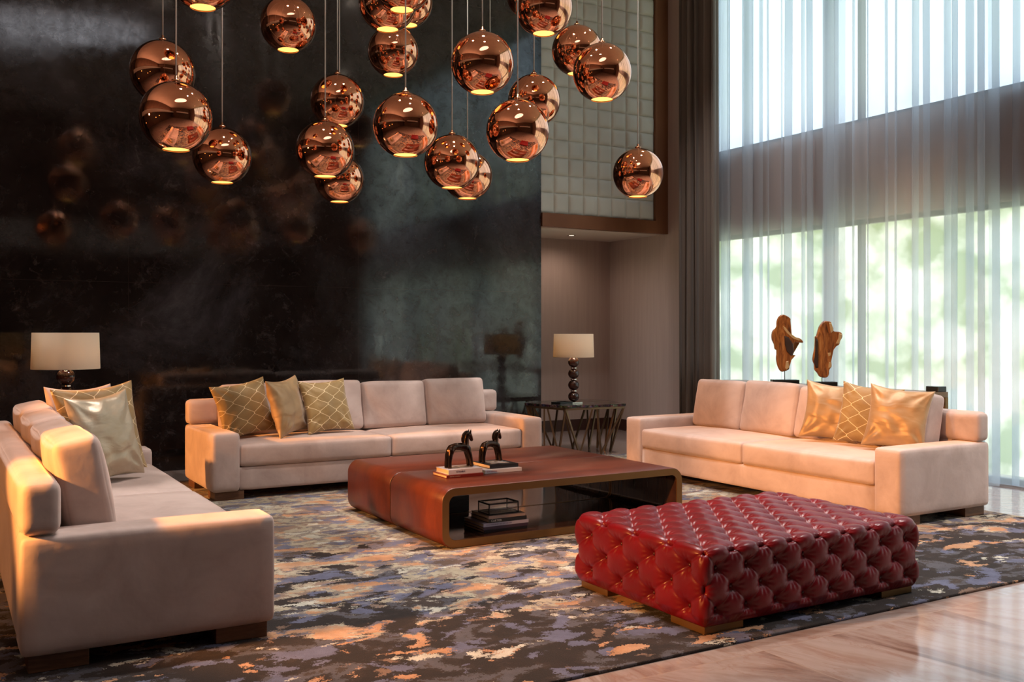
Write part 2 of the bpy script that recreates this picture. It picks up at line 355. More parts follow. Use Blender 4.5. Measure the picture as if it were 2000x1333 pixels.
# thin glass
def thin_glass(name, tint=(0.95, 0.98, 0.97), g=0.07):
    m = bpy.data.materials.new(name); m.use_nodes = True; n, l = nodes(m); n.clear()
    o_ = n.new('ShaderNodeOutputMaterial'); tr = n.new('ShaderNodeBsdfTransparent'); gl = n.new('ShaderNodeBsdfGlossy')
    tr.inputs[0].default_value = (*tint, 1); gl.inputs['Roughness'].default_value = 0.01
    mx = n.new('ShaderNodeMixShader'); mx.inputs[0].default_value = g; l.new(tr.outputs[0], mx.inputs[1]); l.new(gl.outputs[0], mx.inputs[2]); l.new(mx.outputs[0], o_.inputs[0]); return m
M['glass'] = thin_glass('window_glass')
M['box_glass'] = thin_glass('display_box_glass', (0.9, 0.9, 0.88), 0.10)
# pendants
M['copper'] = mat('mirror_copper', (0.93, 0.42, 0.24), 0.02, 1.0)
M['copper_dark'] = mat('copper_cap', (0.45, 0.20, 0.10), 0.2, 1.0)
m = M['lining'] = mat('gold_inner_shade', (0.95, 0.55, 0.16), 0.35, 0.6)
m = M['bulb'] = mat('lamp_disc', (1, 0.7, 0.3), 0.4); P(m).inputs['Emission Color'].default_value = (1.0, 0.48, 0.10, 1); P(m).inputs['Emission Strength'].default_value = 1.5
n, l = nodes(m)
M['cord'] = mat('pale_cord', (0.92, 0.86, 0.78), 0.4)
# lamps
m = M['shade'] = mat('cream_linen_shade', (0.80, 0.69, 0.55), 0.8); P(m).inputs['Transmission Weight'].default_value = 0
m = M['shade'] = bpy.data.materials.new('cream_linen_shade_cloth'); m.use_nodes = True; n, l = nodes(m); n.clear()
o_ = n.new('ShaderNodeOutputMaterial'); a1 = n.new('ShaderNodeBsdfDiffuse'); a2 = n.new('ShaderNodeBsdfTranslucent'); mx = n.new('ShaderNodeMixShader')
a1.inputs[0].default_value = (0.80, 0.71, 0.58, 1); a2.inputs[0].default_value = (0.85, 0.70, 0.50, 1); mx.inputs[0].default_value = 0.42
l.new(a1.outputs[0], mx.inputs[1]); l.new(a2.outputs[0], mx.inputs[2]); l.new(mx.outputs[0], o_.inputs[0])
m = M['ball'] = mat('dark_mahogany_ball', rough=0.16); P(m).inputs['Coat Weight'].default_value = 0.5
setc(m, ramp(m, tnoise(m, coord(m, scale=(3, 3, 12)), 3, 4, 0.6, 1), [(0.3, (0.020, 0.006, 0.004)), (0.7, (0.085, 0.020, 0.010))]))
M['chrome'] = mat('polished_nickel', (0.75, 0.72, 0.68), 0.12, 1.0)
m = M['agate'] = mat('dark_petrified_stone', rough=0.12); n, l = nodes(m); v = coord(m)
vo = n.new('ShaderNodeTexVoronoi'); vo.inputs['Scale'].default_value = 26; l.new(v, vo.inputs['Vector'])
setc(m, mixc(m, 0.75, ramp(m, tnoise(m, v, 14, 5, 0.7, 1), [(0.42, (0.02, 0.014, 0.012)), (0.54, (0.10, 0.075, 0.06)), (0.68, (0.55, 0.48, 0.42))]), vo.outputs['Color'], 'MULTIPLY'))
M['bar_bronze'] = mat('aged_bronze_bar', (0.20, 0.125, 0.070), 0.35, 0.8)
M['black'] = mat('black_lacquer', (0.008, 0.010, 0.010), 0.3)
m = M['horse'] = mat('dark_bronze_patina', rough=0.22, metal=0.85)
setc(m, ramp(m, tnoise(m, coord(m), 18, 4), [(0.35, (0.022, 0.014, 0.011)), (0.7, (0.085, 0.045, 0.028))]))
m = M['teak'] = mat('polished_teak_root', rough=0.38)
setc(m, ramp(m, tnoise(m, coord(m, scale=(9, 3, 1.6)), 2.2, 5, 0.6, 2.5), [(0.30, (0.06, 0.018, 0.006)), (0.42, (0.27, 0.085, 0.018)), (0.58, (0.46, 0.17, 0.04)), (0.75, (0.62, 0.29, 0.09))]))
M['sapwood'] = mat('pale_sapwood_edge', (0.62, 0.42, 0.20), 0.5)
M['bark'] = mat('dark_root_hollow', (0.045, 0.020, 0.012), 0.7)
M['paper'] = mat('book_pages', (0.72, 0.58, 0.42), 0.8)
def cover(name, c, r=0.35): return mat('cover_' + name, c, r)
M['console'] = mat('console_wood', (0.20, 0.12, 0.06), 0.4)
m = M['steel'] = mat('fixture_metal', (0.3, 0.28, 0.26), 0.35, 0.9)
def emis(name, col, st):
    m = mat(name, (0.8, 0.8, 0.8), 0.5); P(m).inputs['Emission Color'].default_value = (*col, 1); P(m).inputs['Emission Strength'].default_value = st; return m

# ------------------------------------------------------------------ setting
struct('floor', nbox(LX - 0.2, WX + 0.6, RY - 0.2, AY + 0.2, -0.2, 0), M['marble'])
b = nbox(LX - 0.2, WX + 0.3, RY - 0.2, AY + 0.2, CEIL, CEIL + 0.2); struct('ceiling', b, M['ceiling'])
struct('wall_back', nbox(LX, 6.453, BY, BY + 0.25, 0, CEIL), M['dark_stone'])
struct('wall_alcove', nbox(5.4, WX + 0.01, AY, AY + 0.15, 0, 2.75), M['wall'])
struct('wall_left', nbox(LX - 0.2, LX, RY, BY + 0.25, 0, CEIL), M['rear_wall'])
struct('wall_rear', nbox(LX, WX + 0.2, RY - 0.2, RY, 0, CEIL), M['rear_wall'])
b = bmesh.new()
box(b, WX, WX + 0.2, W1, AY + 0.15, 0, CEIL); box(b, WX, WX + 0.2, RY, W0, 0, CEIL)
box(b, WX, WX + 0.2, W0, W1, 6.45, CEIL)
struct('wall_right', b, M['wall'])
struct('trim_1', nbox(WX - 0.01, WX + 0.22, W0, W1, 2.61, 3.64), M['spandrel'])
struct('trim_2', nbox(6.453, WX, BY + 0.02, AY, 2.725, 2.76), M['soffit'])           # alcove soffit
struct('trim_3', nbox(6.453, WX, BY + 0.06, BY + 0.2, 2.76, CEIL), M['wall'])          # upper box behind the padded panel
struct('baseboard_alcove', nbox(5.5, WX, AY - 0.02, AY, 0, 0.16), M['skirting'])
struct('baseboard_right', nbox(WX - 0.02, WX, W1 + 0.2, AY - 0.02, 0, 0.16), M['skirting'])
# lobby side of the hall (seen only in reflections): a pale mezzanine edge with a dark opening beneath
struct('trim_4', nbox(LX, -2.6, RY, BY, 3.15, 3.75, bev=0.02), M['white'])
struct('trim_5', nbox(-0.5, 6.0, RY, RY + 1.6, 3.3, 3.9, bev=0.02), M['white'])
# windows
for wn, (z0, z1) in enumerate(((0.0, 2.61), (3.64, 6.45)), 1):
    b = bmesh.new(); t = 0.05
    ys = [W0, 2.1, 4.6, 7.1, W1]
    for y in ys: box(b, WX + 0.06, WX + 0.13, y - t / 2, y + t / 2, z0, z1)
    for z in (z0 + t / 2, z1 - t / 2): box(b, WX + 0.06, WX + 0.13, W0, W1, z - t / 2, z + t / 2)
    w = struct('window_%d' % wn, b, M['mullion'])
    g = obj('glass', nbox(WX + 0.09, WX + 0.095, W0, W1, z0 + t, z1 - t), M['glass'], w)

# padded grid panel above the alcove
T = thing('padded_wall_panel', 'sage cream leather panel of padded squares in a reddish bronze frame above the alcove', 'wall panel', (0, BY, 0))
cols = [6.453 - 0.03, 6.654, 6.874, 7.102, 7.327, 7.547, 7.779, 8.008, 8.245]; rows = [2.892, 3.155] + [3.155 + 0.2245 * i for i in range(1, 16)] + [CEIL]
b = bmesh.new(); rnd = random.Random(3)
def GS(t): return math.sin(math.pi / 2 * t)
for i in range(len(cols) - 1):
    for j in range(len(rows) - 1):
        x0, x1, z0, z1 = cols[i], cols[i + 1], rows[j], rows[j + 1]; k = 8
        tx, tz = rnd.uniform(-.010, .010), rnd.uniform(-.006, .006); g = [[None] * (k + 1) for _ in range(k + 1)]
        for p in range(k + 1):
            for q in range(k + 1):
                u, v_ = GS(p / k * 2 - 1), GS(q / k * 2 - 1)
                hgt = 0.024 * ((1 - abs(u) ** 8) * (1 - abs(v_) ** 8)) ** 0.8 + (tx * u + tz * v_) * (1 - abs(u) ** 6) * (1 - abs(v_) ** 6)
                g[p][q] = b.verts.new((x0 + (x1 - x0) * (u + 1) / 2, 0.025 - hgt, z0 + (z1 - z0) * (v_ + 1) / 2))
        for p in range(k):
            for q in range(k): b.faces.new((g[p][q], g[p + 1][q], g[p + 1][q + 1], g[p][q + 1]))
obj('padded_face', b, M['tuft'], T, smooth=True)
b = bmesh.new()
def frame_piece(b, quad, y0, y1):
    vs = [b.verts.new((x, y, z)) for y in (y0, y1) for x, z in quad]
    b.faces.new(vs[3::-1]); b.faces.new(vs[4:])
    for i in range(4): b.faces.new((vs[i], vs[(i + 1) % 4], vs[4 + (i + 1) % 4], vs[4 + i]))
frame_piece(b, [(6.453, 2.723), (8.448, 2.723), (8.245, 2.892), (6.453, 2.892)], 0.06, -0.03)
frame_piece(b, [(8.448, 2.723), (8.448, CEIL), (8.245, CEIL), (8.245, 2.892)], 0.06, -0.03)
bmesh.ops.recalc_face_normals(b, faces=b.faces[:])
obj('panel_frame', b, M['frame_wood'], T)
# alcove downlight
T = thing('recessed_downlight', 'small round recessed downlight in the alcove soffit', 'ceiling light', (7.42, 11.0, 2.725))
obj('trim_ring', lathe([(0.035, -0.001), (0.055, -0.006), (0.06, 0.0)], 24), M['chrome'], T, smooth=True)
obj('lens', lathe([(0, -0.002), (0.035, -0.002)], 24), emis('downlight_lens', (1, 0.8, 0.55), 3), T)
light('downlight_beam', 'SPOT', (0, 0, -0.01), 14, (1.0, 0.80, 0.66), spot_size=R(165), spot_blend=0.9, shadow_soft_size=0.04, parent=T)

# drape and sheers
def folds(name, y0, y1, x, amp, wl, z0, z1, m, seed, parent=None, wjit=0.4, omega=0.25, rows_=7, step=0.012):
    rnd = random.Random(seed); pts = []; s = y0; th = rnd.uniform(0, 6); w = wl; a = amp
    nextth = th + math.pi
    while s < y1:
        pts.append((s, th, a)); s += step; th += 2 * math.pi * step / w
        if th > nextth: w = wl * rnd.uniform(1 - wjit, 1 + wjit); a = amp * rnd.uniform(0.6, 1.35); nextth = th + math.pi
    V = []; F = []
    ph = [rnd.uniform(0, 6) for _ in range(3)]
    for r in range(rows_):
        t = r / (rows_ - 1); z = z0 + (z1 - z0) * t
        for (s, th, a) in pts:
            k = 1 + 0.25 * math.sin(th * 0.31 + ph[0] + 1.5 * t); dd = 0.012 * math.sin(th * 0.5 + ph[1] + 2.0 * t)
            V.append((x + a * k * math.sin(th) + 0.25 * a * math.sin(2.3 * th + ph[2]) + dd, s + omega * w * 0 + a * omega * 3 * math.sin(2 * th), z))
    n_ = len(pts)
    for r in range(rows_ - 1):
        for i in range(n_ - 1): F.append((r * n_ + i, r * n_ + i + 1, (r + 1) * n_ + i + 1, (r + 1) * n_ + i))
    me = bpy.data.meshes.new(name); me.from_pydata(V, [], F); me.update()
    return obj(name, me, m, parent, smooth=True)
d = folds('drape_curtain', 8.94, 9.62, 8.17, 0.075, 0.115, 0.01, CEIL - 0.02, M['drape'], 5, omega=0.12, step=0.006)
md = d.modifiers.new('s', 'SOLIDIFY'); md.thickness = 0.006
tag(d, 'dark taupe floor length drape gathered at the far end of the window', 'curtain')
SL = ['sheer white voile curtain panel next to the taupe drape', 'sheer white voile curtain panel behind the two driftwood sculptures',
      'sheer white voile curtain panel behind the near end of the peach sofa', 'sheer white voile curtain panel at the right edge of the photo']
for i, (a_, b_) in enumerate(((7.2, 9.2), (5.35, 7.35), (2.7, 5.5), (0.05, 2.85))):
    o = folds('sheer_curtain', a_, b_, 8.19 if i % 2 else 8.345, 0.046, 0.30, 0.015, CEIL - 0.02, M['sheer'], 11 + i, wjit=0.6, omega=0.55, step=0.008)
    tag(o, SL[i], 'curtain', 'sheer curtains along the window wall')

# rug
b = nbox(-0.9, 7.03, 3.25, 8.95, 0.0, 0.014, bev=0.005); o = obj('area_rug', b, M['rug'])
tag(o, 'large abstract area rug in brown, slate, cream and orange patches under the sofas', 'rug')
RZ = 0.014

# ------------------------------------------------------------------ sofas
SLN = 3.19; SD = 1.04
def make_sofa(label, loc, rz, seed):
    t = thing('sofa', label, 'sofa', (loc[0], loc[1], RZ), rz, 'long velvet sofas')
    def part(name, me, x, y, z, rx=0, rzz=0):
        o = obj(name, me, M['velvet'], t); o.location = (x, y, z); o.rotation_euler = (rx, 0, rzz); return o
    part('base', soft('base', SLN - 0.46, 0.90, 0.20, 0.02, n=8), SLN / 2, 0.47, 0.07)
    for x in (0.115, SLN - 0.115): part('arm', soft('arm', 0.23, SD, 0.485, 0.03, (0.004, 0.004, 0.004), n=12), x, SD / 2, 0.07)
    part('back_panel', soft('back_panel', SLN - 0.46, 0.13, 0.50, 0.02, n=8), SLN / 2, SD - 0.07, 0.07)
    part('backrest', soft('backrest', SLN, 0.155, 0.225, 0.045, (0, 0.010, 0.006), n=14), SLN / 2, SD - 0.075, 0.557)
    cw = (SLN - 0.46) / 2
    for i in range(2):
        part('seat_cushion', soft('seat_cushion', cw - 0.004, 0.86, 0.185, 0.032, (0.0, 0.012, 0.020), n=16, wob=0.002, seed=seed + i), 0.23 + cw * (i + 0.5), 0.438, 0.268)
    bw = (SLN - 0.46 - 0.05) / 4
    for i in range(4):
        hh = 0.46 + 0.012 * ((i * 7 + seed) % 3 - 1)
        part('back_cushion', soft('back_cushion', bw - 0.010, 0.19, hh, 0.035, (0.004, 0.035, 0.010), n=16, wob=0.006, seed=seed * 5 + i),
             0.24 + bw * (i + 0.5), 0.72, 0.455, R(-11))
    for x, y in ((0.03, 0.03), (SLN - 0.27, 0.03), (0.03, SD - 0.26), (SLN - 0.27, SD - 0.26)):
        obj('leg', nbox(x, x + 0.24, y, y + 0.23, 0, 0.072, bev=0.003), M['wood_leg'], t)
    return t
make_sofa('long peach velvet sofa against the dark polished wall', (1.92, 8.08), 0, 1)
make_sofa('long peach velvet sofa in front of the sheer curtains, near the red ottoman', (5.85, 7.72), R(-90), 4)
make_sofa('long peach velvet sofa seen end on at the left edge of the photo', (1.32, 4.36), R(90), 8)

# pillows
def pillow_mesh(name, w, h, t, seed, n=44):
    V = []; F = []; rnd = random.Random(seed)
    for side in (-1, 1):
        for i in range(n + 1):
            for j in range(n + 1):
                u = math.sin(math.pi / 2 * (2 * i / n - 1)); v_ = math.sin(math.pi / 2 * (2 * j / n - 1))
                cu, cv = 1 - 0.12 * (1 - v_ ** 2), 1 - 0.12 * (1 - u ** 2)
                prof = ((1 - u * u) * (1 - v_ * v_)) ** 0.42
                y = side * t / 2 * prof
                nn = noise.noise(Vector((u * 2.6 + seed, v_ * 2.6, side * 2.0))) * 0.014 * min(1, prof * 2)
                # creases running in from the four corners and short folds near the bottom
                for cx_, cz_ in ((-1, -1), (1, -1), (-1, 1), (1, 1)):
                    rr = math.hypot(u - cx_, v_ - cz_); an = math.atan2(v_ - cz_, u - cx_)
                    nn += 0.0055 * math.exp(-((rr - 0.45) / 0.28) ** 2) * math.sin(an * 11 + seed * 1.3) * (1.3 if cz_ < 0 else 0.8) * min(1, prof * 1.6)
                nn += 0.006 * noise.noise(Vector((u * 1.5 + seed * 2, v_ * 7, side * 5))) * prof * (0.5 - 0.5 * v_)
                # sag toward the bottom
                x = u * cu * w / 2; z = v_ * cv * h / 2
                nn += 0.009 * math.sin(9 * u + 3 * noise.noise(Vector((u * 2, v_ * 2, seed)))) * max(0, -v_ - 0.35) * prof
                V.append((x, y + nn * side, z + h / 2))
    N_ = (n + 1) ** 2
    for s_ in (0, 1):
        for i in range(n):
            for j in range(n):
                q = (s_ * N_ + i * (n + 1) + j, s_ * N_ + (i + 1) * (n + 1) + j, s_ * N_ + (i + 1) * (n + 1) + j + 1, s_ * N_ + i * (n + 1) + j + 1)
                F.append(q if s_ == 0 else q[::-1])
    b = bmesh.new(); vs = [b.verts.new(v) for v in V]
    for f in F: b.faces.new([vs[k] for k in f])
    bmesh.ops.remove_doubles(b, verts=b.verts[:], dist=1e-4); bmesh.ops.recalc_face_normals(b, faces=b.faces[:])
    me = bpy.data.meshes.new(name); b.to_mesh(me); b.free()
    for p in me.polygons: p.use_smooth = True
    return me
def pillow(label, loc, yaw, lean, roll, m, seed, w=0.50, h=0.50, t=0.17, group=None):
    o = obj('throw_pillow', pillow_mesh('throw_pillow', w, h, t, seed), M[m]); o.location = loc
    o.rotation_mode = 'XYZ'; o.rotation_euler = (R(lean), R(roll), R(yaw))
    return tag(o, label, 'cushion', group)
SZ = 0.492
G1, G2, G3 = 'throw pillows on the sofa by the dark wall', 'throw pillows on the sofa by the window', 'throw pillows on the left sofa'
pillow('gold trellis patterned pillow in the left corner of the sofa by the dark wall', (2.36, 8.50, SZ), 16, -16, -8, 'lattice', 1, 0.54, 0.50, group=G1)
pillow('plain gold satin pillow between the two trellis pillows on the sofa by the dark wall', (2.73, 8.44, SZ), 42, -14, -4, 'satin', 2, 0.50, 0.52, 0.19, group=G1)
pillow('gold trellis patterned pillow right of the satin one on the sofa by the dark wall', (3.08, 8.45, SZ), 14, -18, -2, 'lattice', 3, 0.50, 0.50, group=G1)
pillow('plain gold satin pillow, farthest of the three on the sofa by the window', (6.40, 5.66, SZ), -58, -15, 6, 'satin', 4, 0.50, 0.50, 0.18, group=G2)
pillow('gold trellis patterned pillow on the sofa by the window', (6.36, 5.28, SZ), -72, -12, 6, 'lattice', 5, 0.50, 0.50, 0.17, group=G2)
pillow('darker gold satin pillow nearest the arm of the sofa by the window', (6.34, 4.98, SZ), -64, -14, 6, 'satin', 6, 0.48, 0.50, 0.19, group=G2)
pillow('champagne satin pillow in front of the others on the left sofa', (0.93, 6.36, SZ), 36, -13, -4, 'satin_pale', 7, 0.48, 0.55, 0.19, group=G3)
pillow('gold trellis patterned pillow just behind the champagne satin one on the left sofa', (0.93, 6.62, SZ), 30, -12, -3, 'lattice', 8, 0.60, 0.59, group=G3)
pillow('beige velvet pillow, rearmost on the left sofa', (0.84, 6.90, SZ), 30, -10, 0, 'velvet', 9, 0.50, 0.57, group=G3)

# ------------------------------------------------------------------ coffee table: two rounded open tubes side by side
def rrect(x0, x1, z0, z1, r, k=8):
    pts = []
    for cx, cz, a0 in ((x1 - r, z0 + r, -90), (x1 - r, z1 - r, 0), (x0 + r, z1 - r, 90), (x0 + r, z0 + r, 180)):
        for i in range(k + 1):
            a = R(a0 + 90 * i / k); pts.append((cx + r * math.cos(a), cz + r * math.sin(a)))
    return pts
TX0, TX1, TH_ = 2.755, 4.735, 0.405
T = thing('coffee_table', 'low coffee table of two open rounded boxes wrapped in red brown leather with bronze edges', 'coffee table', (TX0, 5.556, RZ))
def shell(b, o0, o1, y0, y1):
    n_ = len(o0)
    r0 = [b.verts.new((x, y0, z)) for x, z in o0]; r1 = [b.verts.new((x, y1, z)) for x, z in o0]
    for i in range(n_): b.faces.new((r0[i], r0[(i + 1) % n_], r1[(i + 1) % n_], r1[i]))
W_ = TX1 - TX0; th = 0.052
outer = rrect(0, W_, 0, TH_ - RZ, 0.095); inner = rrect(th, W_ - th, th, TH_ - RZ - th, 0.05)
for y0, y1 in ((0, 0.822), (0.834, 1.656)):
    b = bmesh.new(); n_ = len(outer)
    ins = rrect(0.004, W_ - 0.004, 0.004, TH_ - RZ - 0.004, 0.091)
    ring = [[b.verts.new((x, y, z)) for x, z in pr_] for pr_, y in ((ins, y0 + 0.001), (outer, y0 + 0.006), (outer, y1 - 0.006), (ins, y1 - 0.001))]
    for A_, B_ in zip(ring, ring[1:]):
        for i in range(n_): b.faces.new((A_[i], A_[(i + 1) % n_], B_[(i + 1) % n_], B_[i]))
    o = obj('leather_wrap', b, M['table_side'], T, smooth=True)
    b = bmesh.new()
    for y, s in ((y0, 1), (y1, -1)):
        A_ = [b.verts.new((x, y, z)) for x, z in ins]; B_ = [b.verts.new((x, y, z)) for x, z in inner]
        A2 = [b.verts.new((x, y + s * 0.012, z)) for x, z in ins]; B2 = [b.verts.new((x, y + s * 0.012, z)) for x, z in inner]
        for i in range(n_):
            j = (i + 1) % n_
            b.faces.new((A_[i], A_[j], B_[j], B_[i])); b.faces.new((A_[i], A_[j], A2[j], A2[i])); b.faces.new((B_[i], B_[j], B2[j], B2[i]))
    bmesh.ops.recalc_face_normals(b, faces=b.faces[:])
    obj('edge_rim', b, M['bronze'], T)
    b = bmesh.new(); r0 = [b.verts.new((x, y0 + 0.012, z)) for x, z in inner]; r1 = [b.verts.new((x, y1 - 0.012, z)) for x, z in inner]
    for i in range(n_): b.faces.new((r1[i], r1[(i + 1) % n_], r0[(i + 1) % n_], r0[i]))
    obj('inner_lining', b, M['table_inner'], T, smooth=True)

# ------------------------------------------------------------------ tufted ottoman
OX, OY, OW, OD, OZ0, OZ1 = 2.99, 3.36, 1.512, 1.05, 0.05, 0.41
T = thing('tufted_ottoman', 'square deep buttoned oxblood leather ottoman on bronze corner feet', 'ottoman', (OX, OY, RZ))
def ottoman():
    Pa, Pb, Pz = 0.189, 0.2625, 0.19; r = 0.035; st = 0.0062
    h = OZ1 - RZ; z0 = OZ0 - RZ
    V = []; F = []; idx = {}
    def rnd_pt(p):
        lo = (r, r, z0 + 0.0); hi = (OW - r, OD - r, h - r)
        inn = Vector((max(lo[0], min(hi[0], p[0])), max(lo[1], min(hi[1], p[1])), min(hi[2], p[2])))
        dv = Vector(p) - inn
        if dv.length > 1e-9: dv.normalize()
        return inn + dv * r, dv
    def tuft(s, t, Ps, Pt):
        a = s / Ps + t / Pt; b_ = s / Ps - t / Pt
        sa, sb = abs(math.sin(math.pi * a)), abs(math.sin(math.pi * b_))
        dome = (sa * sb) ** 0.8
        # nearest button
        i, j = round(a), round(b_)
        bs, bt = (i + j) / 2 * Ps, (i - j) / 2 * Pt
        dx, dy = s - bs, t - bt; rr = math.hypot(dx, dy)
        hole = math.exp(-(rr / 0.020) ** 2); ang = math.atan2(dy, dx)
        pleat = 0.0016 * math.exp(-(rr - 0.034) ** 2 / 0.0006) * math.cos(12 * ang + 0.6)
        da = abs(a - round(a)) * min(Ps, Pt) * 0.7; db = abs(b_ - round(b_)) * min(Ps, Pt) * 0.7
        seam = max(math.exp(-(da / 0.0055) ** 2), math.exp(-(db / 0.0055) ** 2))
        bowl = math.exp(-(rr / 0.028) ** 1.4)
        return 0.026 + 0.007 * dome - 0.040 * bowl - 0.0035 * seam + pleat
    def vert(key, p, side):
        if key in idx: return idx[key]
        po, nv = rnd_pt(p)
        x, y, z = p
        if nv.length < 1e-6: nv = Vector((0, 0, 1))
        # blend of the three projections by the normal
        w = [abs(nv.x) ** 4, abs(nv.y) ** 4, max(0, nv.z) ** 4]; sw = sum(w) or 1
        hd = (w[0] * tuft(y, h - z, Pb, Pz) + w[1] * tuft(x, h - z, Pa, Pz) + w[2] * tuft(x, y, Pa, Pb)) / sw
        if z < z0 + 0.05: hd *= max(0, (z - z0) / 0.05) ** 0.5
        po = po + nv * (hd - 0.024)
        idx[key] = len(V); V.append(tuple(po)); return idx[key]
    nx, ny, nz_ = int(OW / st), int(OD / st), int((h - z0) / st)
    gx = [OW * i / nx for i in range(nx + 1)]; gy = [OD * i / ny for i in range(ny + 1)]; gz = [z0 + (h - z0) * i / nz_ for i in range(nz_ + 1)]
    def q(a, b_, c, d): F.append((a, b_, c, d))
    for i in range(nx):
        for j in range(ny):
            q(*[vert((ii, jj, nz_), (gx[ii], gy[jj], h), 'z') for ii, jj in ((i, j), (i + 1, j), (i + 1, j + 1), (i, j + 1))])
    for k in range(nz_):
        for i in range(nx):
            for jj, fl in ((0, 0), (ny, 1)):
                l_ = [vert((ii, jj, kk), (gx[ii], gy[jj], gz[kk]), 'y') for ii, kk in ((i, k), (i + 1, k), (i + 1, k + 1), (i, k + 1))]
                q(*(l_[::-1] if fl else l_))
        for j in range(ny):
            for ii, fl in ((0, 1), (nx, 0)):
                l_ = [vert((ii, jj, kk), (gx[ii], gy[jj], gz[kk]), 'x') for jj, kk in ((j, k), (j + 1, k), (j + 1, k + 1), (j, k + 1))]
                q(*(l_[::-1] if fl else l_))
    me = bpy.data.meshes.new('tufted_body'); me.from_pydata(V, [], F); me.update()
    for p in me.polygons: p.use_smooth = True
    obj('tufted_body', me, M['leather'], T)
    bpos = []
    for i in range(0, 17):
        for k in range(1, 4):
            if (i + k) % 2: continue
            x = i * Pa / 2
            if 0.03 < x < OW - 0.03: bpos.append((x, 0.0, h - k * Pz / 2, 'y'))
    for j in range(0, 9):
        for k in range(1, 4):
            if (j + k) % 2: continue
            y = j * Pb / 2
            if 0.03 < y < OD - 0.03: bpos.append((0.0, y, h - k * Pz / 2, 'x'))
    for i in range(1, 16):
        for j in range(1, 8):
            if (i + j) % 2: continue
            bpos.append((i * Pa / 2, j * Pb / 2, h, 'z'))
    bpos = bpos[:99]
    bm_ = lathe([(0, 0.006), (0.006, 0.005), (0.0095, 0.001), (0.010, -0.004)], 12); me = bpy.data.meshes.new('button'); bm_.to_mesh(me); bm_.free(); me.materials.append(M['leather_button'])
    for p in me.polygons: p.use_smooth = True
    for (x, y, z, ax) in bpos:
        o = bpy.data.objects.new('button', me); C.objects.link(o); o.parent = T; dpt = 0.030
        if ax == 'z': o.location = (x, y, z - dpt + 0.002)
        elif ax == 'y': o.location = (x, dpt, z); o.rotation_euler = (R(90), 0, 0)
        else: o.location = (dpt, y, z); o.rotation_euler = (0, R(-90), 0)
ottoman()
for x, y in ((0.03, 0.03), (OW - 0.27, 0.03), (0.03, OD - 0.27), (OW - 0.27, OD - 0.27)):
    obj('foot', nbox(x, x + 0.24, y, y + 0.24, 0, OZ0 - RZ + 0.002, bev=0.002), M['bronze'], T)
obj('underside', nbox(0.04, OW - 0.04, 0.04, OD - 0.04, OZ0 - RZ, OZ0 - RZ + 0.012), M['black'], T)

# ------------------------------------------------------------------ pendants
RS = 0.225
def pendant_proto(r):
    a0 = math.asin(0.38)      # opening half angle
    prof = [(0.012, r * 0.9995)] + [(r * math.sin(a), r * math.cos(a)) for a in [math.pi * 0.02 + (math.pi - a0 - math.pi * 0.02) * i / 44 for i in range(45)]]
    me = {}
    b = lathe(prof, 64); me['globe'] = (b, 'copper')
    ri = r - 0.006
    prof = [(ri * math.sin(a), ri * math.cos(a)) for a in [math.pi * 0.55 + (math.pi - a0 - math.pi * 0.55) * i / 14 for i in range(15)]]
    me['inner_shade'] = (lathe(prof, 48), 'lining')
    zz_ = -ri * math.cos(math.asin(0.395)); me['glow_disc'] = (lathe([(0, zz_ - 0.006), (0.2 * ri, zz_ - 0.004), (0.385 * ri, zz_)], 40), 'bulb')
    me['cap'] = (lathe([(0, r + 0.040), (0.010, r + 0.038), (0.012, r + 0.018), (0.026, r + 0.014), (0.030, r - 0.004), (0.012, r - 0.004)], 24), 'copper_dark')
    zc = -r * math.cos(a0)
    me['rim'] = (lathe([(r * 0.374, zc - 0.001), (r * 0.384, zc - 0.001), (r * 0.386, zc + 0.002), (r * 0.374, zc + 0.002), (r * 0.374, zc - 0.001)], 48), 'copper_dark')
    out = {}
    for k, (b, mm) in me.items():
        x = bpy.data.meshes.new(k); b.to_mesh(x); b.free(); x.materials.append(M[mm])
        for p in x.polygons: p.use_smooth = k != 'rim'
        out[k] = x
    return out
PM = pendant_proto(RS)
CTH, STH = math.cos(R(30.5)), math.sin(R(30.5))
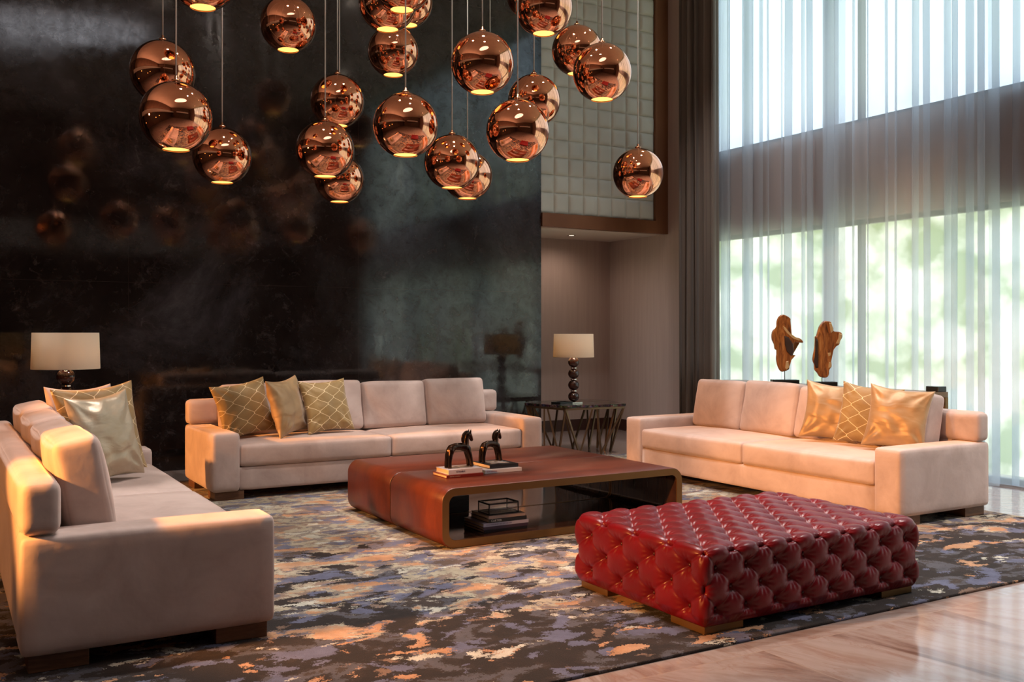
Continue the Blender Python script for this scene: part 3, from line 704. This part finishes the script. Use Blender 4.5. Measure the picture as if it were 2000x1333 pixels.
PEND = [(1.378, 7.256, 3.262, 'copper globe pendant at the far left, upper one of the overlapping left pair'),
 (1.301, 6.424, 2.773, 'large copper globe pendant at the far left, lower one of the overlapping pair'),
 (1.915, 7.732, 2.786, 'copper globe pendant hanging lowest on the left, just right of the large left globe'),
 (2.449, 7.745, 3.908, 'lone copper globe pendant near the top left, cord above the frame'),
 (1.537, 6.728, 3.806, 'copper globe pendant cut off by the top left edge, only its glowing opening showing'),
 (2.901, 7.832, 3.356, 'copper globe pendant, topmost of the three overlapping left of centre'),
 (2.588, 7.257, 2.822, 'copper globe pendant, front middle one of the three overlapping left of centre'),
 (3.159, 8.476, 2.806, 'small copper globe pendant, lowest of the three overlapping left of centre'),
 (3.033, 7.073, 3.987, 'copper globe pendant at the top centre, left one of the top cluster'),
 (2.917, 6.538, 3.968, 'front copper globe pendant of the cluster cut by the top edge at the centre'),
 (3.700, 8.157, 4.423, 'copper globe pendant at the top centre, right and rearmost one of the cluster'),
 (3.475, 7.977, 3.895, 'copper globe pendant just below the top centre cluster'),
 (2.804, 6.224, 2.846, 'large copper globe pendant above the middle of the mid sofa, alone in the centre left'),
 (3.373, 6.147, 3.340, 'large copper globe pendant in the centre, whole and unobstructed near the stone wall edge'),
 (4.089, 6.451, 3.955, 'front copper globe pendant of two cut by the top edge beside the padded panel'),
 (4.670, 7.586, 4.494, 'rear copper globe pendant of two cut by the top edge beside the padded panel'),
 (4.930, 7.221, 3.930, 'copper globe pendant before the padded panel, rear one of the right pair'),
 (4.405, 6.110, 3.405, 'copper globe pendant before the padded panel, front one of the right pair'),
 (4.418, 7.126, 3.399, 'copper globe pendant at the padded panel edge, rear one behind the large right centre globe'),
 (3.563, 5.969, 2.841, 'large copper globe pendant right of centre, in front of another globe'),
 (3.598, 7.069, 2.787, 'copper globe pendant, front one of the lowest overlapping pair at the centre'),
 (4.126, 7.800, 2.824, 'copper globe pendant, rear one of the lowest overlapping pair at the centre'),
 (5.401, 6.944, 2.828, 'lone copper globe pendant at the far right beside the reddish bronze frame'),
 (4.742, 8.483, 4.050, 'copper globe pendant almost hidden behind the large unobstructed centre globe')]
for (x, y, z, lab) in PEND:
    t = thing('globe_pendant', lab, 'pendant lamp', (x, y, z), random.uniform(0, 6), 'copper globe pendants')
    gl = None
    for k, me in PM.items():
        o = bpy.data.objects.new(k, me); C.objects.link(o); o.parent = gl if k == 'rim' else t
        if k == 'globe': gl = o
    b = bmesh.new(); tube(b, [(0, 0, RS + 0.035), (0, 0, CEIL - z - 0.01)], 0.0052, 8); obj('cord', b, M['cord'], t, smooth=True)
    obj('canopy', lathe([(0, CEIL - z - 0.03), (0.04, CEIL - z - 0.03), (0.045, CEIL - z), (0, CEIL - z)], 20), M['copper_dark'], t)

# ------------------------------------------------------------------ side tables + lamps
def side_table(label, cx, cy, outline, zt, seed):
    """outline: corner list around the top (world offsets)"""
    t = thing('side_table', label, 'side table', (cx, cy, RZ + 0.004 if cx < 3 else 0.004), 0, 'stone topped side tables')
    rnd = random.Random(seed); b = bmesh.new(); pts = []
    n_ = len(outline)
    for i in range(n_):
        p, q = Vector(outline[i]), Vector(outline[(i + 1) % n_]); k = 14
        for j in range(k):
            w = p.lerp(q, j / k); nrm = Vector((w.x, w.y)).normalized(); pts.append(w + nrm * rnd.uniform(-.010, .012))
    top = [b.verts.new((p.x, p.y, zt)) for p in pts]; bot = [b.verts.new((p.x * 0.99, p.y * 0.99, zt - 0.028)) for p in pts]
    b.faces.new(top); b.faces.new(bot[::-1])
    for i in range(len(pts)): j = (i + 1) % len(pts); b.faces.new((top[i], bot[i], bot[j], top[j]))
    bmesh.ops.recalc_face_normals(b, faces=b.faces[:])
    obj('stone_top', b, M['agate'], t)
    sc = [Vector(o_) * 0.965 for o_ in outline]; zb = zt - 0.03
    b = bmesh.new()
    for i in range(n_): bar(b, (*sc[i], zb - 0.012), (*sc[(i + 1) % n_], zb - 0.012), 0.022)
    obj('top_frame', b, M['bar_bronze'], t)
    # zig-zag legs: tops on the frame, feet on a smaller ring
    for i in range(n_):
        p, q = sc[i], sc[(i + 1) % n_]
        fp, fq = p * 0.80, q * 0.80
        foot = [fp.lerp(fq, 0.27), fp.lerp(fq, 0.73)]
        for f_, tops in ((foot[0], (0.0, 0.46)), (foot[1], (0.54, 1.0))):
            b = bmesh.new()
            for tt in tops: w = p.lerp(q, tt); bar(b, (*w, zb - 0.01), (*f_, 0.0), 0.020)
            obj('leg', b, M['bar_bronze'], t)
    return t
side_table('bronze zigzag legged side table with a dark stone top between the two far sofas', 6.40, 9.46,
           [(-0.36, -0.38), (0.42, -0.46), (0.60, 0.08), (0.50, 0.42), (-0.30, 0.44), (-0.50, 0.25)], 0.575, 2)
side_table('bronze legged side table with a dark stone top in the corner behind the left sofa', 0.82, 8.02,
           [(-0.36, -0.34), (0.36, -0.34), (0.42, 0.0), (0.36, 0.36), (-0.36, 0.36), (-0.42, 0.0)], 0.575, 3)
def table_lamp(label, x, y, z):
    t = thing('table_lamp', label, 'table lamp', (x, y, z), 0, 'table lamps with stacked wooden balls')
    obj('base_plate', nbox(-0.075, 0.075, -0.075, 0.075, 0, 0.014, bev=0.002), M['chrome'], t)
    for i in range(4):
        o = obj('ball', lathe([(0.065 * math.sin(a), -0.062 * math.cos(a)) for a in [math.pi * k / 20 for k in range(21)]], 32), M['ball'], t, smooth=True)
        o.location = (0, 0, 0.076 + 0.133 * i)
        d_ = obj('spacer_disc', lathe([(0, -0.006), (0.036, -0.005), (0.036, 0.005), (0, 0.006)], 28), M['chrome'], t); d_.location = (0, 0, 0.076 + 0.133 * i + 0.0665)
    b = bmesh.new(); tube(b, [(0, 0, 0.53), (0, 0, 0.80)], 0.006); obj('stem', b, M['chrome'], t)
    z0, z1 = 0.535, 0.805
    ls = obj('lamp_shade', lathe([(0.238, z0), (0.230, z1), (0.226, z1), (0.234, z0), (0.238, z0)], 56), M['shade'], t, smooth=True)
    b = bmesh.new()
    for k in range(3): a = k * 2.094; bar(b, (0, 0, z1 - 0.02), (0.228 * math.cos(a), 0.228 * math.sin(a), z1 - 0.004), 0.004)
    obj('shade_holder', b, M['chrome'], ls)
    light('bulb_light', 'POINT', (0, 0, 0.67), 9.0 if x > 3 else 4.0, (1.0, 0.66, 0.36), shadow_soft_size=0.04, parent=t)
    o = obj('light_bulb', lathe([(0, 0.62), (0.022, 0.63), (0.030, 0.66), (0.022, 0.69), (0.013, 0.71), (0, 0.71)], 20), emis('lamp_bulb', (1, 0.6, 0.28), 1.5), t, smooth=True)
    return t
table_lamp('table lamp with four dark wooden balls and cream shade between the two far sofas', 6.37, 9.40, 0.579)
table_lamp('table lamp with dark wooden balls and cream drum shade behind the left sofa', 0.815, 7.94, 0.58 + RZ)
T = thing('photo_frame', 'small dark metal tray frame lying beside the lamp on the far side table', 'tray', (6.18, 9.36, 0.579), R(12))
b = bmesh.new()
for p, q in (((-.10, -.07), (.10, -.07)), ((.10, -.07), (.10, .07)), ((.10, .07), (-.10, .07)), ((-.10, .07), (-.10, -.07))): bar(b, (*p, 0.012), (*q, 0.012), 0.010, 0.024)
obj('rim', b, M['black'], T); obj('tray_base', nbox(-.10, .10, -.07, .07, 0, 0.006), M['chrome'], T)

# ------------------------------------------------------------------ books
def text_mesh(s, size, m, parent, loc, rot, name='title'):
    cu = bpy.data.curves.new('t', 'FONT'); cu.body = s; cu.size = size; cu.extrude = 0.0002; cu.align_x = 'LEFT'; cu.align_y = 'CENTER'
    to = bpy.data.objects.new('t', cu); C.objects.link(to); bpy.context.view_layer.update()
    me = bpy.data.meshes.new_from_object(to.evaluated_get(bpy.context.evaluated_depsgraph_get()))
    bpy.data.objects.remove(to); me.materials.clear()
    o = obj(name, me, m, parent); o.location = loc; o.rotation_euler = rot; return o
def book(label, x, y, z, w, d, h, rz, cov, title=None, tcol=(0.02, 0.02, 0.02), group=None, tsize=0.6, toff=0.15, art=None):
    """spine along x facing -y; origin at near-left-bottom corner"""
    t = thing('book', label, 'book', (x, y, z), R(rz), group)
    b = bmesh.new(); c = 0.003
    box(b, 0, w, 0, d, 0, c); box(b, 0, w, 0, d, h - c, h); box(b, 0, w, 0, c * 1.2, c, h - c)
    cv = obj('cover', b, cov, t)
    obj('pages', nbox(0.004, w - 0.004, c * 1.2, d - 0.004, c, h - c), M['paper'], t)
    if title: text_mesh(title, h * tsize, cover('title_ink', tcol), cv, (w * toff, -0.0006, h / 2), (R(90), 0, 0))
    if art: obj('cover_picture', nbox(w * 0.22, w * 0.85, d * 0.25, d * 0.8, h, h + 0.0006), art, cv)
    return t
artm = mat('cover_print', rough=0.4); setc(artm, ramp(artm, tnoise(artm, coord(artm), 14, 3, 0.5, 1), [(0.35, (0.10, 0.08, 0.07)), (0.5, (0.45, 0.36, 0.30)), (0.65, (0.75, 0.68, 0.62))]))
GT = 'coffee table books on the table top'; TZ = TH_ + 0.001
book('red book with dark spine, bottom of the left stack on the coffee table top', 2.975, 5.925, TZ, 0.285, 0.22, 0.020, 0, cover('red', (0.17, 0.015, 0.010)), 'MARTYN THOMPSON', (0.6, 0.5, 0.4), GT, 0.42, 0.08)
book('white book under the left bronze horse, on top of the red book', 3.000, 5.945, TZ + 0.0205, 0.262, 0.20, 0.032, 0, cover('white', (0.62, 0.60, 0.66)), 'ISTANBUL', (0.04, 0.03, 0.05), GT, 0.5, 0.22, artm)
book('thin white book, faint red lettering, bottom of the right stack on the table top', 3.31, 5.99, TZ, 0.30, 0.27, 0.024, 0, cover('white_two', (0.68, 0.66, 0.70)), 'SLIM AARONS', (0.5, 0.20, 0.22), GT, 0.55, 0.04)
book('black book under the right bronze horse, on top of the thin white book', 3.37, 6.03, TZ + 0.0245, 0.235, 0.26, 0.026, 0, cover('black', (0.012, 0.010, 0.012)), None, group=GT, art=artm)
GI = 'books inside the coffee table'; z = RZ + th + 0.001; bx, by = 3.12, 5.66
for (lab, w, d_, h, dx, c_, ti, tc_) in (
    ('thin black book at the bottom of the stack inside the coffee table', 0.335, 0.29, 0.018, 0.0, (0.012, 0.012, 0.016), None, None),
    ('dark purple book near the bottom of the stack inside the coffee table', 0.345, 0.28, 0.020, -0.005, (0.05, 0.028, 0.055), None, None),
    ('pale lilac book with small dark lettering in the stack inside the coffee table', 0.350, 0.28, 0.022, -0.005, (0.42, 0.40, 0.52), 'CONTEMPORARY ART OF THE CITY', (0.1, 0.08, 0.12)),
    ('black book with white lettering in the stack inside the coffee table', 0.295, 0.26, 0.026, 0.035, (0.010, 0.010, 0.012), 'CARTIER', (0.75, 0.7, 0.62)),
    ('beige spined book on top of the stack inside the coffee table', 0.285, 0.25, 0.020, 0.035, (0.40, 0.29, 0.25), None, None)):
    book(lab, bx + dx, by, z, w, d_, h, 0, cover('inside', c_), ti, tc_ or (0, 0, 0), GI, 0.55 if ti != 'CARTIER' else 0.8, 0.06); z += h + 0.0005
T = thing('glass_box', 'small clear glass box with a dark metal frame on the books inside the coffee table', 'glass box', (bx + 0.055, by + 0.03, z), 0)
b = bmesh.new(); gw, gd, gh = 0.225, 0.15, 0.072
for x in (0, gw):
    for y in (0, gd): bar(b, (x, y, 0), (x, y, gh), 0.006)
    for zz_ in (0.003, gh): bar(b, (x, 0, zz_), (x, gd, zz_), 0.006 if zz_ < 0.01 else 0.010)
for y in (0, gd):
    for zz_ in (0.003, gh): bar(b, (0, y, zz_), (gw, y, zz_), 0.006 if zz_ < 0.01 else 0.010)
obj('metal_frame', b, M['black'], T)
obj('glass_pane', nbox(0.004, gw - 0.004, 0.004, gd - 0.004, 0.006, gh - 0.006), M['box_glass'], T)
b = bmesh.new()
for p, q in (((.012, .012), (gw - .012, .012)), ((gw - .012, .012), (gw - .012, gd - .012)), ((gw - .012, gd - .012), (.012, gd - .012)), ((.012, gd - .012), (.012, .012))): bar(b, (*p, 0.004), (*q, 0.004), 0.005)
obj('inner_rim', b, cover('brass_white', (0.8, 0.72, 0.6)), T)
for k in range(3):
    book(['black book at the bottom of the dark pile deep inside the coffee table', 'charcoal book in the middle of the dark pile deep inside the coffee table', 'black book on top of the dark pile deep inside the coffee table'][k],
         3.19, 6.44, RZ + th + 0.001 + k * 0.0385, 0.23, 0.28, 0.038, 0, cover('deep', (0.012 + 0.01 * (k == 1),) * 3), group='dark books deep inside the coffee table')

# ------------------------------------------------------------------ horses
def horse(label, x, y, z, rz, s):
    t = thing('horse_figurine', label, 'figurine', (x, y, z), R(rz), 'bronze horse figurines')
    b = bmesh.new()
    chains = [[(0.014, 0, 0.118, .026), (0.030, 0, 0.138, .030), (0.065, 0, 0.150, .026), (0.110, 0, 0.148, .027), (0.150, 0, 0.140, .033), (0.176, 0, 0.128, .026)],
              [(0.150, 0, 0.140, .030), (0.160, 0, 0.175, .024), (0.162, 0, 0.205, .022), (0.172, 0, 0.232, .023), (0.188, 0, 0.228, .022), (0.204, 0, 0.206, .016), (0.211, 0, 0.190, .013)]]
    for sy in (-1, 1):
        chains.append([(0.022, 0.010 * sy, 0.125, .026), (0.010, 0.017 * sy, 0.090, .019), (0.004, 0.020 * sy, 0.045, .015), (0.004, 0.021 * sy, 0.001, .015)])
        chains.append([(0.168, 0.010 * sy, 0.125, .024), (0.182, 0.017 * sy, 0.085, .018), (0.192, 0.020 * sy, 0.045, .0145), (0.198, 0.021 * sy, 0.001, .0145)])
    for ch in chains:
        pts = []; rs = []
        for p, q in zip(ch, ch[1:]):
            for k in range(4):
                u = k / 4; pts.append(tuple((p[i] + (q[i] - p[i]) * u) * s for i in range(3))); rs.append((p[3] + (q[3] - p[3]) * u) * s)
        pts.append(tuple(c * s for c in ch[-1][:3])); rs.append(ch[-1][3] * s)
        tube(b, pts, rs, 14)
        for e in (ch[0], ch[-1]):
            if e[2] > 0.01: bmesh.ops.create_icosphere(b, subdivisions=2, radius=e[3] * s * 0.98, matrix=Matrix.Translation(Vector(e[:3]) * s))
    bmesh.ops.recalc_face_normals(b, faces=b.faces[:])
    o = obj('body', b, M['horse'], t, smooth=True)
    md = o.modifiers.new('remesh', 'REMESH'); md.mode = 'VOXEL'; md.voxel_size = 0.0032 * s; md.use_smooth_shade = True
    md = o.modifiers.new('smooth', 'SMOOTH'); md.factor = 0.5; md.iterations = 7
    # mane: a crescent crest standing off the neck
    arc_o = [(0.124, 0.172), (0.116, 0.200), (0.122, 0.230), (0.142, 0.254), (0.170, 0.264), (0.190, 0.256)]
    arc_i = [(0.142, 0.172), (0.140, 0.198), (0.146, 0.220), (0.160, 0.234), (0.176, 0.240), (0.192, 0.240)]
    b = bmesh.new(); rings = []
    for (xo, zo), (xi, zi) in zip(arc_o, arc_i):
        rings.append([b.verts.new((s * px, s * py, s * pz)) for px, py, pz in ((xo, -.005, zo), (xo, .005, zo), ((xo + xi) / 2, .012, (zo + zi) / 2), (xi, .008, zi), (xi, -.008, zi), ((xo + xi) / 2, -.012, (zo + zi) / 2))])
    for A_, B_ in zip(rings, rings[1:]):
        for k in range(6): b.faces.new((A_[k], A_[(k + 1) % 6], B_[(k + 1) % 6], B_[k]))
    b.faces.new(rings[0]); b.faces.new(rings[-1][::-1]); bmesh.ops.recalc_face_normals(b, faces=b.faces[:])
    o = obj('mane', b, M['horse'], t, smooth=True); o.modifiers.new('sub', 'SUBSURF').levels = 2
    for sy in (-1, 1):
        b = bmesh.new(); tube(b, [(0.188 * s, 0.012 * s * sy, 0.238 * s), (0.192 * s, 0.013 * s * sy, 0.252 * s), (0.197 * s, 0.013 * s * sy, 0.268 * s)], [0.010 * s, 0.007 * s, 0.001], 8)
        obj('ear', b, M['horse'], t, smooth=True)
    return t
horse('dark bronze horse figurine standing on the white book, left one of the pair', 3.035, 6.03, TZ + 0.053, 8, 0.97)
horse('dark bronze horse figurine standing on the black book, right one of the pair', 3.385, 6.18, TZ + 0.051, 14, 0.88)

# ------------------------------------------------------------------ console with sculptures
CX0, CX1, CZ = 7.58, 7.98, 0.855
T = thing('console_table', 'bronze edged console table behind the sofa at the window, mostly hidden', 'console table', (CX0, 5.66, 0))
obj('table_top', nbox(0, 0.4, 0, 2.75, CZ - 0.05, CZ, bev=0.004), M['console'], T)
for y in (0.0, 2.71):
    for x in (0.0, 0.36): obj('leg', nbox(x, x + 0.04, y, y + 0.04, 0, CZ - 0.05), M['bronze'], T)
obj('lower_shelf', nbox(0.02, 0.38, 0.02, 2.73, 0.15, 0.18), M['console'], T)
T_ = tag(obj('storage_box', nbox(7.85, 7.97, 5.67, 5.80, CZ + 0.001, CZ + 0.050, bev=0.004), M['black']), 'small black box on the near end of the console behind the sofa', 'box')
def sculpture(label, px, D_base, polys, px2m, cxp, ytop_z, base_w, hollow, sap, seed, pole_x, zbase, rot):
    """outline given in crop pixels; built at its own place with real thickness"""
    t = thing('driftwood_sculpture', label, 'sculpture', (px[0], px[1], zbase), rot, 'teak root sculptures on black bases')
    obj('base_block', nbox(-base_w / 2, base_w / 2, -0.07, 0.07, 0, 0.042, bev=0.003), M['black'], t)
    zb = [p[1] for p in polys]; ybot = max(zb)
    def conv(p): return ((p[0] - pole_x) * px2m, (ytop_z - p[1]) * px2m)
    b = bmesh.new(); tube(b, [(0, 0, 0.03), (0, 0, conv((0, ybot))[1] + 0.02)], 0.004, 8); obj('rod', b, M['black'], t)
    pts = [conv(p) for p in polys]
    # smooth outline
    sm = []
    n_ = len(pts)
    for i in range(n_):
        p0, p1, p2, p3 = [Vector(pts[(i + k) % n_]) for k in (-1, 0, 1, 2)]
        for u in (0, 1 / 3, 2 / 3):
            sm.append(0.5 * ((2 * p1) + (-p0 + p2) * u + (2 * p0 - 5 * p1 + 4 * p2 - p3) * u * u + (-p0 + 3 * p1 - 3 * p2 + p3) * u ** 3))
    b = bmesh.new(); rings = []
    def off(ps, dd):
        res = []
        for i in range(len(ps)):
            e = (ps[(i + 1) % len(ps)] - ps[i - 1]).normalized(); res.append(ps[i] + Vector((e.y, -e.x)) * dd)
        return res
    area = sum(sm[i].x * sm[(i + 1) % len(sm)].y - sm[(i + 1) % len(sm)].x * sm[i].y for i in range(len(sm)))
    sg = -1 if area > 0 else 1
    for y, dd in ((-0.045, 0.010), (-0.038, 0.003), (-0.015, 0.0), (0.02, 0.002), (0.04, 0.010)):
        o2 = off(sm, dd * sg)
        rings.append([b.verts.new((p.x + 0.004 * noise.noise(Vector((p.x * 30, y * 30, seed))), y + 0.006 * noise.noise(Vector((p.x * 12, p.y * 12, seed + 5))), p.y)) for p in o2])
    for A_, B_ in zip(rings, rings[1:]):
        for k in range(len(A_)): b.faces.new((A_[k], A_[(k + 1) % len(A_)], B_[(k + 1) % len(A_)], B_[k]))
    f1 = b.faces.new(rings[0]); f2 = b.faces.new(rings[-1][::-1])
    bmesh.ops.triangulate(b, faces=[f1, f2]); bmesh.ops.recalc_face_normals(b, faces=b.faces[:])
    obj('carved_wood', b, M['teak'], t, smooth=False)
    for nm, plist, mm, yy in (('dark_hollow', hollow, 'bark', -0.055), ('sapwood_edge', sap, 'sapwood', -0.053)):
        for pl in plist:
            q = [Vector(conv(p)) for p in pl]; b = bmesh.new()
            c_ = sum(q, Vector((0, 0))) / len(q)
            o1 = [b.verts.new((p.x, -0.040, p.y)) for p in q]; o2 = [b.verts.new((c_.x + (p.x - c_.x) * .8, yy, c_.y + (p.y - c_.y) * .8)) for p in q]
            for k in range(len(q)): b.faces.new((o1[k], o1[(k + 1) % len(q)], o2[(k + 1) % len(q)], o2[k]))
            b.faces.new(o2); bmesh.ops.recalc_face_normals(b, faces=b.faces[:])
            obj(nm, b, M[mm], t)
    return t
# crop scale: 7.84 crop px per photo px; distance about 10.5 m -> 0.0055 m per photo px
D1 = 10.35; k1 = D1 / 1900 / 7.84
S1 = [(270,145),(225,150),(185,185),(158,250),(150,340),(105,385),(85,450),(88,530),(118,600),(135,680),(195,692),(160,740),(152,830),(172,930),(205,1000),(250,1025),(340,990),(352,930),(370,860),(440,770),(400,775),(415,720),(410,600),(455,570),(550,580),(552,545),(500,505),(440,488),(370,430),(345,360),(345,270),(372,220),(340,180)]
S2 = [(830,238),(800,265),(765,310),(740,380),(715,460),(695,480),(700,560),(685,680),(662,800),(668,860),(685,900),(690,980),(730,1030),(775,1090),(860,1098),(900,1050),(905,980),(940,930),(935,860),(905,825),(860,820),(905,785),(938,740),(930,710),(885,700),(865,660),(960,635),(1045,605),(1065,540),(1095,480),(1085,420),(1040,400),(970,395),(965,350),(945,300),(925,250),(880,240)]
h1 = [[(262,460),(330,480),(400,590),(412,700),(400,770),(370,790),(300,720),(268,600)]]
s1 = [[(240,310),(270,330),(350,430),(450,500),(540,550),(500,560),(400,520),(290,420),(250,360)], [(290,860),(330,850),(340,960),(300,1000),(275,970)]]
h2 = [[(695,485),(730,500),(725,650),(735,800),(735,980),(700,970),(670,850),(690,700)]]
s2 = [[(890,260),(930,265),(965,390),(920,430),(905,340)], [(1040,420),(1085,430),(1080,490),(1040,590),(990,590),(1030,500)], [(870,720),(925,715),(920,760),(880,780)], [(890,850),(930,870),(920,940),(880,960)]]
def P_at(x, D): X = (x - 1000) * D / 1900; return (X * CTH + D * STH, -X * STH + D * CTH)
p1 = P_at(1536.5, D1); z1 = 1.4 - (742 - 650) * D1 / 1900
sculpture('driftwood sculpture with one side arm pointing right, nearer the taupe drape', (7.80, 7.49), D1, S1, k1, 0, 1205, 0.28, h1, s1, 1, 287, CZ, R(-34))
D2 = 10.05; k2 = D2 / 1900 / 7.84
sculpture('driftwood sculpture with rounded lobes, nearer the throw pillows', (7.80, 6.98), D2, S2, k2, 0, 1222, 0.28, h2, s2, 2, 805, CZ, R(-36))

# ------------------------------------------------------------------ lamps of the lobby beyond the frame, plus added fill lights
def wall_spot(label, loc, target, energy, color, size, blend=0.35, rad=0.10):
    t = thing('spotlight', label, 'spotlight', loc, 0, 'warm spotlights on the mezzanine edge')
    dirv = (Vector(target) - Vector(loc)).normalized(); q = dirv.to_track_quat('-Z', 'Y').to_euler()
    b = lathe([(0, 0.20), (0.07, 0.20), (0.085, 0.0), (0.075, 0.0), (0.065, 0.17), (0, 0.17)], 24); o = obj('housing', b, M['steel'], t, smooth=True); o.rotation_euler = q
    o = obj('lens', lathe([(0, 0.03), (0.07, 0.03)], 20), emis('spot_lens', color, 8), t); o.rotation_euler = q
    l_ = light('spot_beam', 'SPOT', dirv * 0.01, energy, color, spot_size=R(size), spot_blend=blend, shadow_soft_size=rad, parent=t); l_.rotation_euler = q
    return t
wall_spot('warm spotlight on the pale mezzanine edge aimed at the window sofa', (-2.5, 7.0, 2.9), (6.4, 6.0, 0.3), 850, WARM, 37)
wall_spot('warm spotlight on the pale mezzanine edge aimed at the ottoman', (-2.5, 4.45, 2.3), (3.6, 4.4, 0.2), 1300, WARM, 34)
wall_spot('warm spotlight on the pale mezzanine edge aimed at the left sofa back', (-2.5, 5.4, 2.1), (0.9, 6.2, 0.35), 150, WARM, 46)
for k, (x, y) in enumerate(((1.9, 6.3), (5.6, 6.0), (3.6, 6.3), (3.0, 4.7), (7.0, 2.0), (6.9, 7.6))):  # unseen downlights added as neutral fill for the seating, drape and padded panel
    t = thing('fill_downlight', ['added round fill downlight above the left sofa', 'added round fill downlight above the window sofa', 'added round fill downlight above the coffee table', 'added round fill downlight above the left end of the red ottoman', 'added round fill downlight above the marble floor right of the ottoman', 'added round fill downlight above the console by the window'][k], 'ceiling light', (x, y, CEIL))
    obj('trim_ring', lathe([(0.07, -0.002), (0.10, -0.012), (0.11, 0.0)], 28), M['white'], t, smooth=True)
    obj('lens', lathe([(0, -0.004), (0.07, -0.004)], 24), emis('fill_lens_glow', (1, 0.82, 0.66), 6), t)
    light('downlight_beam', 'SPOT', (0, 0, -0.02), (520, 180, 680, 200, 1200, 420)[k], (1.0, 0.92, 0.88), spot_size=R((85, 85, 95, 85, 85, 85)[k]), spot_blend=0.8, shadow_soft_size=0.12, parent=t)
wall_spot('warm spotlight on the pale mezzanine edge aimed at the sofa by the dark wall', (-2.5, 8.7, 1.9), (1.9, 8.6, 0.35), 900, WARM, 22)
T = thing('fill_uplight', 'added long linear fill uplight on top of the pale mezzanine', 'fill light', (-3.4, 2.6, 3.76))  # added uplight, brightens the ceiling mirrored in the copper globes
obj('channel', nbox(-0.15, 0.15, -6.5, 6.5, 0, 0.05), M['white'], T)
light('fill_uplight_glow', 'AREA', (0, 0, 0.07), 80, (1.0, 0.84, 0.74), rot=(R(180), 0, 0), shape='RECTANGLE', size=0.25, size_y=12.6, parent=T)
T = thing('ceiling_light', 'large oval luminous ceiling panel', 'ceiling light', (1.6, 2.2, CEIL - 0.01), R(20))
b = bmesh.new(); vs = [b.verts.new((1.7 * math.cos(2 * math.pi * k / 48), 0.9 * math.sin(2 * math.pi * k / 48), -0.01)) for k in range(48)]; b.faces.new(vs[::-1])
obj('diffuser', b, emis('oval_panel', (0.92, 0.92, 1.0), 1.6), T)
